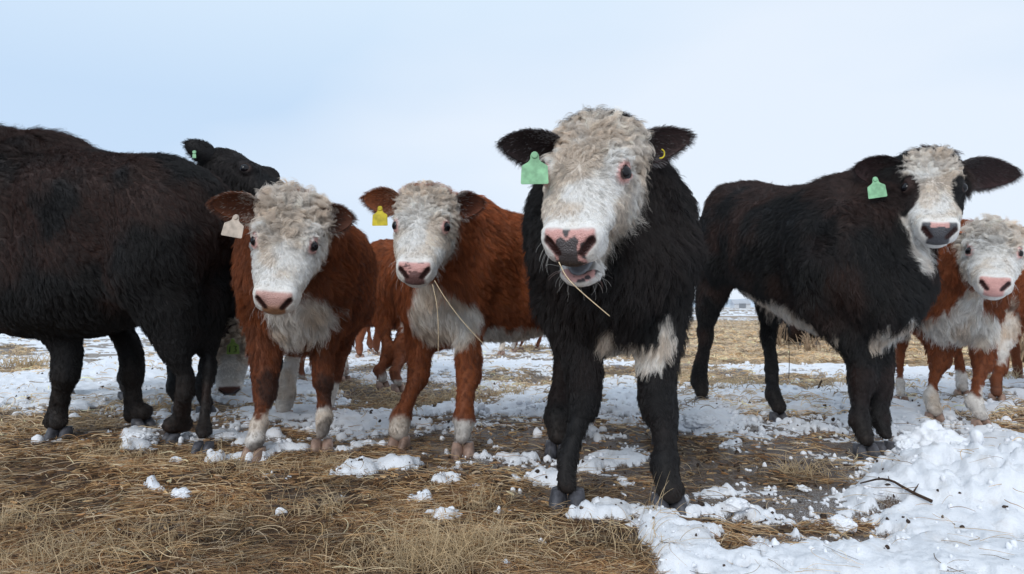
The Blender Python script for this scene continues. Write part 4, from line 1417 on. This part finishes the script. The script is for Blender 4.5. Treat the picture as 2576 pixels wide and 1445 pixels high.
# 9. red steer behind, between the two white-faced ones
E_ = Animal('steer', 'red brown steer between two white faced ones, its head hidden behind the nearer', 'steer',
            front=(-.98, 5.75), rear=(-1.72, 6.55), scale=1.0, width=.9, kind='red', face='hereford', seed=31, density=.55, body_step=.022, head_step=.009,
            head=([-.66, 5.10, 1.02], [[.25, .95, .2], [-.70, .32, -.64], [-.67, -.02, .74]], .44),
            legs=[leg(1, -1, 962, 978, knee=(975, 900), r=1.05), leg(1, 1, 1000, 986, knee=(1008, 890), r=1.05), leg(0, -1, 757, 968), leg(0, 1, 868, 963)],
            feet_white=.10, strand=1.6,
            patches=[('world', at(1022, 800, 5.3), (.13, .5, .16), 1.0), ('world', at(865, 930, 6.2), (.2, .6, .32), 1.0), ('world', at(757, 930, 6.2), (.2, .6, .32), 1.0)],
            ears=[dict(base=at(1020, 680, 5.1), tip=at(992, 705, 5.0), open_=(0, -1, 0), w=.06, tagc=M_TAG_YELLOW, tag_at=at(1014, 712, 5.0), tag_size=(.06, .06)),
                  dict(base=at(1090, 680, 5.1), tip=at(1125, 690, 5.1), open_=(0, -1, 0), w=.06)])
# 10. the one cut by the right edge
J_ = Animal('cow', 'red and white cow cut off by the right edge, one dark red leg showing', 'cow',
            front=(3.72, 4.78), rear=(4.35, 5.7), scale=1.0, width=.95, kind='red', face='hereford', seed=35, density=.5, body_step=.022, head_step=.009,
            head=([3.90, 4.30, 1.05], [[.1, .97, .2], [-.70, .2, -.66], [-.7, -.1, .7]], .44),
            legs=[leg(1, -1, 2508, 1012, knee=(2515, 920)), leg(1, 1, 2645, 1015), leg(0, -1, 2560, 960), leg(0, 1, 2660, 962)],
            strand=1.5, patches=[('world', at(2560, 820, 4.6), (.14, .5, .28), 1.0)],
            ears=[dict(base=(3.78, 4.32, 1.03), tip=(3.62, 4.35, 1.0), open_=(0, -1, 0), w=.06), dict(base=(4.02, 4.32, 1.03), tip=(4.2, 4.35, 1.0), open_=(0, -1, 0), w=.06)])
# 11, 12. two far red animals
K_ = Animal('calf', 'distant red calf with white belly and red legs, left of the hidden steer', 'calf',
            front=(-1.80, 9.0), rear=(-2.25, 9.9), scale=.98, width=1.0, kind='red', face='hereford', seed=41, density=.2, body_step=.03, head_step=.016,
            head=([-1.5, 8.5, 1.05], [[.3, .93, .2], [-.70, .35, -.6], [-.64, -.05, .76]], .42),
            legs=[leg(1, -1, 905, 905, r=1.15), leg(1, 1, 947, 897, r=1.1), leg(0, -1, 858, 888), leg(0, 1, 932, 889)],
            strand=2.6, patches=[('body', (.1, 0, .53), (.7, .4, .13), 1.0)], feet_white=.0,
            ears=[dict(base=(-1.62, 8.52, 1.02), tip=(-1.78, 8.52, 1.0), open_=(0, -1, 0), w=.06), dict(base=(-1.4, 8.52, 1.02), tip=(-1.24, 8.52, 1.0), open_=(0, -1, 0), w=.06)])
L_ = Animal('calf', 'distant calf with white front legs seen under the yellow tagged steer', 'calf',
            front=(.0, 9.6), rear=(.55, 10.3), scale=.98, width=.9, kind='red', face='hereford', seed=43, density=.2, body_step=.03, head_step=.016,
            head=([-.25, 9.1, 1.05], [[-.3, .93, .2], [-.70, -.35, -.6], [-.64, -.05, .76]], .42),
            legs=[leg(1, -1, 1262, 893, r=1.0), leg(1, 1, 1292, 888, r=1.0), leg(0, -1, 1310, 884), leg(0, 1, 1352, 882)],
            strand=2.6, patches=[('world', at(1275, 850, 9.3), (.20, .5, .5), 1.0)], feet_white=.0,
            ears=[dict(base=(-.37, 9.12, 1.02), tip=(-.53, 9.12, 1.0), open_=(0, -1, 0), w=.06), dict(base=(-.15, 9.12, 1.02), tip=(.01, 9.12, 1.0), open_=(0, -1, 0), w=.06)])
M_ = Animal('cow', 'far black cow lying down in dry grass, seen under the belly of the heifer', 'cow',
            front=(5.0, 12.2), rear=(4.88, 11.4), scale=.85, width=.8, kind='black', face='none', seed=47, density=.15, body_step=.035, head_step=.02, zoff=-.38,
            legs=[leg(1, -1, 2020, 866), leg(1, 1, 2055, 866), leg(0, -1, 2018, 872), leg(0, 1, 2058, 872)], hoof='dark', strand=3.0, eyes=False)
D_.brown = .15; D_.curly = 1.5
HERD = [G_, C_, F_, H_, I_, A_, B_, D_, E_, J_, K_, L_, M_]
for a_ in HERD:
    a_.build()
_t = np.linspace(-.3, 2.9, 9)
_c = at(1663, 386, 2.08)
_V, _F = tube([_c + np.array([-.012 * math.sin(t), -.006, .014 * math.cos(t)]) * -1 for t in _t], [.0022] * 9, 6)
make_mesh('ear_button', np.array(_V), _F, M_TAG_YELLOW, base=G_.base, parent=G_.root)

# ------------------------------------------------------------------ hay, dry grass and loose snow
def gz(x, y):
    return ground_state(np.atleast_1d(np.asarray(x, float)), np.atleast_1d(np.asarray(y, float)))


STRAW = np.array([(.64, .49, .31), (.48, .315, .155), (.33, .19, .085), (.19, .10, .045), (.07, .040, .022), (.46, .36, .25), (.34, .175, .07)])


def lay_hay(name, label, N, r0, r1, flat, seed, lmin, lmax, rad, palette, need, lift=.012, fan=48, dens=None, stiff=.25, bright=1.0):
    g = np.random.default_rng(seed)
    th = np.radians(g.uniform(-fan, fan, N)); r = r0 * (r1 / r0) ** g.random(N)
    x, y = r * np.sin(th), r * np.cos(th)
    snow, mud, hay, z, q = gz(x, y)
    pr = need(snow, mud, hay, q, x, y)
    k = g.random(N) < pr
    x, y, z, r = x[k], y[k], z[k], r[k]
    n = len(x)
    p2 = np.stack([x, y, 0 * x], -1).astype(np.float32)
    # swirls: neighbours lie roughly alike
    a = fbm(p2 * 2.2, 2, seed) * 9 + g.normal(size=n) * (.75)
    L = g.uniform(lmin, lmax, n)
    bend = g.normal(size=n) * stiff
    el = np.abs(g.normal(size=n)) * flat
    K = 5
    P = np.zeros((n, K, 3))
    cur = np.stack([x, y, z + g.random(n) * lift], -1)
    P[:, 0] = cur
    for i in range(1, K):
        aa = a + bend * i; ee = el - i * el * .45 + g.normal(size=n) * .08
        cur = cur + (L / (K - 1))[:, None] * np.stack([np.cos(aa) * np.cos(ee), np.sin(aa) * np.cos(ee), np.sin(ee)], -1)
        P[:, i] = cur
    floor = gz(P[:, -1, 0], P[:, -1, 1])[3]
    P[:, -1, 2] = np.maximum(P[:, -1, 2], floor + .002)
    P[:, :, 2] = np.maximum(P[:, :, 2], (z - .002)[:, None])
    w = rad * g.uniform(.55, 1.5, n) * np.clip(r / 2.2, .75, 6)
    R = w[:, None] * np.array([1, 1, .95, .8, .4])
    pal = palette[0][g.choice(len(palette[0]), n, p=palette[1])] * g.uniform(.75, 1.2, (n, 1))
    tone = np.clip(1 + 3.0 * (fbm(p2 * 3.6, 3, seed + 5) - .5), .32, 1.55) * bright
    o = make_strands(name, P, R, np.clip(pal * tone[:, None], 0, 1), M_HAY)
    tag(o, label, None, None, 'stuff')
    return o


pal1 = (STRAW, np.array([.07, .17, .24, .22, .14, .06, .10]))
pal2 = (STRAW, np.array([.28, .32, .14, .06, .02, .14, .04]))
lay_hay('hay', 'trampled brown hay matted over the mud', 190000, .75, 5.0, .12, 11, .025, .10, .00072, pal1,
        lambda s, m, h, q, x, y: np.clip(h * 1.1 - m * 1.5, 0, 1) * (1 - s * .93) * sstep(.36, .56, fbm(np.stack([x, y, 0 * x], -1) * 5.5, 3, 77)))
lay_hay('straw_litter', 'loose pale straws scattered over hay and snow', 34000, .75, 7.0, .30, 12, .05, .17, .0007, pal2,
        lambda s, m, h, q, x, y: np.clip(.13 + .5 * h + .15 * m, 0, 1) * (1 - s * .72), lift=.02)
lay_hay('hay_flakes', 'broad torn leaves and chaff pressed into the hay', 14000, .75, 4.0, .12, 13, .015, .05, .0024, pal1,
        lambda s, m, h, q, x, y: np.clip(h * .9 + .1 - m * .3, 0, 1) * (1 - s * .97), stiff=.1)
lay_hay('far_dry_grass', 'pale dry grass standing in bands beyond the cattle', 90000, 4.2, 40, .9, 14, .05, .17, .0009, (STRAW, np.array([.30, .12, .04, 0, 0, .54, 0])),
        lambda s, m, h, q, x, y: np.clip(h * 1.2 - .12, 0, 1) * .9, fan=50, bright=1.15)


def grass_tufts():
    """fine pale grass standing in clumps"""
    g = np.random.default_rng(21)
    spots = [(1120, 1430, .22, 300, .12), (1190, 1400, .12, 110, .11), (1060, 1445, .15, 160, .11), (1570, 1385, .12, 70, .09), (1660, 1330, .06, 14, .11), (1210, 1290, .10, 70, .09),
             (820, 1290, .10, 60, .09), (100, 1430, .2, 160, .11), (30, 1330, .15, 110, .10), (560, 1180, .2, 150, .06), (360, 1170, .22, 170, .06),
             (700, 1195, .2, 110, .06), (1150, 1020, .16, 150, .12), (1000, 1035, .2, 90, .09), (1270, 1000, .2, 90, .10), (60, 925, .35, 220, .17), (1050, 930, .2, 60, .1),
             (270, 1150, .12, 80, .07), (830, 1180, .1, 60, .07), (950, 1410, .25, 130, .07), (1380, 1400, .25, 140, .07), (1850, 975, .3, 160, .09), (1700, 950, .3, 160, .10),
             (2110, 980, .3, 90, .09), (2010, 1190, .14, 110, .09), (2560, 960, .3, 120, .12), (1330, 880, .5, 90, .16), (640, 1300, .3, 140, .07), (300, 1400, .3, 160, .08)]
    PP, RR, TT = [], [], []
    for u, v, sp, n, h in spots:
        c = gnd(u, v)
        x = c[0] + g.normal(size=n) * sp * .45; y = c[1] + g.normal(size=n) * sp * .35
        z = gz(x, y)[3]
        az = g.uniform(0, 6.28, n); ln = h * g.uniform(.4, 1.25, n)
        lean = g.uniform(.15, 1.1, n)
        P = np.zeros((n, 6, 3)); cur = np.stack([x, y, z - .004], -1); P[:, 0] = cur
        for i in range(1, 6):
            e = np.pi / 2 - lean * (.35 + i * .28)
            cur = cur + (ln / 5)[:, None] * np.stack([np.cos(az) * np.cos(e), np.sin(az) * np.cos(e), np.sin(e)], -1)
            P[:, i] = cur
        P[:, :, 2] = np.maximum(P[:, :, 2], (z - .004)[:, None])
        PP.append(P)
        RR.append((.0007 * g.uniform(.6, 1.5, n) * max(1, c[1] / 2.2))[:, None] * np.array([1, 1, .9, .75, .5, .2]))
        TT.append(np.array([.68, .51, .30]) * g.uniform(.5, 1.15, (n, 1)))
    o = make_strands('dry_grass', np.concatenate(PP), np.concatenate(RR), np.clip(np.concatenate(TT), 0, 1), M_HAY)
    tag(o, 'pale dry grass standing in tufts out of hay and snow', kind='stuff')


grass_tufts()

M_SNOW, _n, _l, _b = new_mat('loose_snow')
_b.inputs['Base Color'].default_value = (.80, .82, .86, 1)
_b.inputs['Roughness'].default_value = .6
_b.inputs['Specular IOR Level'].default_value = .3
_t = _n.new('ShaderNodeTexCoord'); _z = _n.new('ShaderNodeTexNoise'); _z.inputs['Scale'].default_value = 130; _z.inputs['Detail'].default_value = 4
_p = _n.new('ShaderNodeBump'); _p.inputs['Strength'].default_value = .7; _p.inputs['Distance'].default_value = .005
_l.new(_t.outputs['Object'], _z.inputs['Vector']); _l.new(_z.outputs['Fac'], _p.inputs['Height']); _l.new(_p.outputs['Normal'], _b.inputs['Normal'])


def ico(sub):
    import bmesh
    bm = bmesh.new(); bmesh.ops.create_icosphere(bm, subdivisions=sub, radius=1)
    V = np.array([v.co[:] for v in bm.verts]); F = np.array([[v.index for v in f.verts] for f in bm.faces]); bm.free()
    return V, F


def snow_crumbs():
    g = np.random.default_rng(31)
    V0, F0 = ico(2)
    N = 60000
    th = np.radians(g.uniform(-46, 46, N)); r = .9 * (9 / .9) ** g.random(N)
    x, y = r * np.sin(th), r * np.cos(th)
    snow, mud, hay, z, q = gz(x, y)
    edge = np.exp(-((q - .36) / .16) ** 2)
    k = g.random(N) < edge * .85 * (1 - .93 * np.clip(hay * 1.1, 0, 1)) + .05 * snow + .30 * mud * (1 - snow) * (hay < .3)
    x, y, z, r = x[k], y[k], z[k], r[k]
    n = len(x)
    size = .0035 * np.exp(g.normal(size=n) * .55) * np.clip(r / 1.8, .8, 2.6)
    size = np.minimum(size, .022)
    sc = g.uniform(.6, 1.3, (n, 1, 3)) * size[:, None, None]
    shapes = [V0 * (1 + .55 * (fbm(V0 * 1.7 + 13 * i, 2, i)[:, None] - .5) * 2) for i in range(12)]
    S = np.array(shapes)[g.integers(0, 12, n)]
    V = S * sc + np.stack([x, y, z + size * .35], -1)[:, None, :]
    F = (F0[None] + (np.arange(n) * len(V0))[:, None, None]).reshape(-1, 3)
    o = make_mesh('snow_crumbs', V.reshape(-1, 3), F, M_SNOW, smooth=True)
    tag(o, 'small crumbs of broken snow along the edges of the snow patches', kind='stuff')
    print('crumbs', n)


snow_crumbs()


def clods():
    g = np.random.default_rng(33)
    V0, F0 = ico(2)
    N = 22000
    th = np.radians(g.uniform(-46, 46, N)); r = .9 * (8 / .9) ** g.random(N)
    x, y = r * np.sin(th), r * np.cos(th)
    snow, mud, hay, z, q = gz(x, y)
    k = g.random(N) < .03 + .5 * mud + .06 * hay
    x, y, z, r = x[k], y[k], z[k], r[k]; n = len(x)
    size = np.minimum(.0028 * np.exp(g.normal(size=n) * .5) * np.clip(r / 2, .8, 2), .011)
    sc = g.uniform(.5, 1.3, (n, 1, 3)) * size[:, None, None]
    shapes = [V0 * (1 + .6 * (fbm(V0 * 1.9 + 11 * i, 2, i)[:, None] - .5) * 2) for i in range(12)]
    V = np.array(shapes)[g.integers(0, 12, n)] * sc + np.stack([x, y, z + size * .3], -1)[:, None, :]
    F = (F0[None] + (np.arange(n) * len(V0))[:, None, None]).reshape(-1, 3)
    o = make_mesh('mud_crumbs', V.reshape(-1, 3), F, plain_mat('dark_clod', (.045, .028, .020), rough=.7, spec=.3, noise=.5, scale=60))
    tag(o, 'dark crumbs of mud and dung scattered over snow and hay', kind='stuff')


clods()


def snow_lump(u, v, size, label, seed, flat=.8):
    c = gnd(u, v)
    V, F = ico(5)
    d = fbm(V * 1.6 + seed * 5, 3, seed, .6); e = fbm(V * 6 + seed, 3, seed + 3, .6)
    V = V * (1 + 1.1 * (d - .5) + .45 * (e - .5))[:, None] * size * np.array([1.1, 1, flat])
    z = gz(c[0], c[1])[3][0]
    o = make_mesh('snow_lump', V + np.array([0, 0, size * flat * .55]), F, M_SNOW)
    o.location = (c[0], c[1], z)
    tag(o, label, 'snow lump', 'loose lumps of snow')


snow_lump(2338, 1186, .10, 'largest round lump of snow, left of the snow bank', 1)
snow_lump(2285, 1222, .035, 'small lump of snow at the left foot of the largest lump', 2)
snow_lump(2418, 1215, .042, 'lump of snow between the largest lump and the bank', 3)
snow_lump(2185, 1245, .022, 'little lump of snow in the slush left of the bank', 4)
snow_lump(455, 1258, .026, 'lump of snow lying on the hay in front of the black cow', 5, .6)
snow_lump(400, 1242, .017, 'smallest lump of snow on the hay, beside a bigger lump', 6, .6)
snow_lump(345, 1128, .045, 'flat lump of snow between the front and hind hooves of the black cow', 7, .35)
snow_lump(1760, 1082, .075, 'broad lump of snow just right of the leg of the big steer', 8, .5)
snow_lump(2120, 1330, .03, 'lump of snow in front of the twig', 9, .7)
snow_lump(1850, 1298, .03, 'lump of snow in the slush right of the big steer', 10, .6)


def stalk(name, pts, radii, mat, label, cat, tint=None):
    pts = [np.array(p, float) for p in pts]
    # smooth the polyline
    for _ in range(2):
        q = [pts[0]]
        for a, b in zip(pts[:-1], pts[1:]):
            q += [a * .75 + b * .25, a * .25 + b * .75]
        q.append(pts[-1]); pts = q
    rr = np.interp(np.linspace(0, 1, len(pts)), np.linspace(0, 1, len(radii)), radii)
    V, F = tube(pts, rr, 7)
    b = np.array(pts[0])
    o = make_mesh(name, np.array(V), F, mat, base=b)
    tag(o, label, cat)
    return o


M_STRAW = plain_mat('single_straw', (.60, .47, .30), rough=.5, spec=.3, noise=.25, scale=60)
stalk('straw', [at(1093, 706, 2.58), at(1120, 752, 2.52), at(1165, 812, 2.48), at(1229, 879, 2.44)], [.0013, .0012, .0009], M_STRAW,
      'long pale straw hanging from the mouth of the yellow tagged steer', 'straw')
stalk('straw', [at(1088, 716, 2.60), at(1100, 768, 2.58), at(1103, 830, 2.58), at(1102, 905, 2.58)], [.0015, .0013, .0010], M_STRAW,
      'shorter brown straw hanging straight down against the white chest', 'straw')
stalk('straw', [at(1406, 660, 1.80), at(1425, 700, 1.76), at(1470, 742, 1.72), at(1534, 796, 1.70)], [.0015, .0014, .0011], M_STRAW,
      'straw hanging from the open mouth of the big black steer', 'straw')


def twig():
    p = [gnd(u, v) for u, v in ((2165, 1262), (2230, 1283), (2290, 1302), (2345, 1318))]
    for i, q in enumerate(p):
        q[2] = gz(q[0], q[1])[3][0] + .010 + .004 * (i % 2)
    o = stalk('twig', p, [.0022, .004, .0055], M_BARK, 'thin dark twig lying on the snow in front of the bank', 'twig')
    for a, b in (((2250, 1290), (2215, 1262)), ((2300, 1305), (2330, 1288))):
        q = [gnd(*a), gnd(*b)]; q[1] = q[0] * .6 + q[1] * .4
        for t in q: t[2] = gz(t[0], t[1])[3][0] + .015
        V, F = tube(q, [.003, .0012], 6)
        make_mesh('side_shoot', np.array(V), F, M_BARK, base=np.array(o.location), parent=o)


twig()
c = gnd(2056, 985)
stalk('stick', [c, c + [.015, 0, .04], c + [.035, 0, .085]], [.009, .008, .006], M_BARK, 'short dark stick standing in the snow under the heifer', 'stick')
stalk('weed_stem', [gnd(1984, 960), gnd(1984, 960) + [.01, 0, .2], gnd(1984, 960) + [.0, 0, .42]], [.004, .003, .002], M_BARK,
      'thin dark weed stem standing upright below the heifer belly', 'weed')


def bush(u, v, h, n, label, seed):
    g = np.random.default_rng(seed)
    c = gnd(u, v)
    V, F = [], []
    for i in range(n):
        a = g.uniform(0, 6.28); ln = h * g.uniform(.6, 1.1); le = g.uniform(.1, .9)
        p = c + np.array([g.normal() * h * .2, g.normal() * h * .2, 0])
        pts = [p]
        for k in range(4):
            e = np.pi / 2 - le * (.4 + k * .25)
            a += g.normal() * .35
            p = p + ln / 4 * np.array([math.cos(a) * math.cos(e), math.sin(a) * math.cos(e), math.sin(e)])
            pts.append(p)
        v_, f_ = tube(pts, [.012 * h / .4, .010 * h / .4, .008 * h / .4, .006 * h / .4, .003], 5)
        o = len(V); V += v_; F += [[q + o for q in f] for f in f_]
    o = make_mesh('dead_bush', np.array(V), F, M_BUSH, base=c)
    tag(o, label, 'bush', 'dead bushes')


M_BUSH = plain_mat('dead_brush', (.30, .22, .15), rough=.9, spec=.1, noise=.4, scale=20)
bush(1950, 868, .42, 60, 'dead tangled bush under the heifer, left of the lying cow', 1)
bush(2035, 885, .30, 34, 'dead bush whose bare branches cross the far lying cow', 2)
bush(2120, 862, .40, 40, 'dead bush behind the front legs of the heifer', 3)
bush(2572, 915, .40, 50, 'dead bush at the right edge under the cropped cow', 4)


def farm_building():
    c = at(1868, 790, 300.0); c[2] = 0
    w, d, h = 3.6, 6, 1.9
    root = bpy.data.objects.new('farm_building', None); C.objects.link(root); root.location = c
    tag(root, 'tiny pale farm building far off on the snowy plain', 'building')
    M1 = plain_mat('barn_wall', (.55, .57, .60), rough=.8, noise=.08, scale=.5)
    M2 = plain_mat('barn_roof', (.42, .44, .48), rough=.6, noise=.08, scale=.5)
    M3 = plain_mat('barn_door', (.22, .24, .27), rough=.8, noise=.1, scale=.5)
    def box(nm, x0, x1, y0, y1, z0, z1, m):
        V = [(x, y, z) for x in (x0, x1) for y in (y0, y1) for z in (z0, z1)]
        F = [[0, 1, 3, 2], [4, 6, 7, 5], [0, 4, 5, 1], [2, 3, 7, 6], [0, 2, 6, 4], [1, 5, 7, 3]]
        make_mesh(nm, np.array(V), F, m, smooth=False, parent=root)
    box('wall', -w, w, 0, d, 0, h, M1)
    V = [(-w - .3, -.4, h), (w + .3, -.4, h), (w + .3, d + .4, h), (-w - .3, d + .4, h), (-w - .3, d / 2, h + 1.8), (w + .3, d / 2, h + 1.8)]
    make_mesh('roof', np.array(V), [[0, 1, 5, 4], [2, 3, 4, 5], [0, 4, 3], [1, 2, 5], [0, 3, 2, 1]], M2, smooth=False, parent=root)
    box('door', -1.5, 1.5, -.1, .02, 0.0, 2.2, M3)


farm_building()
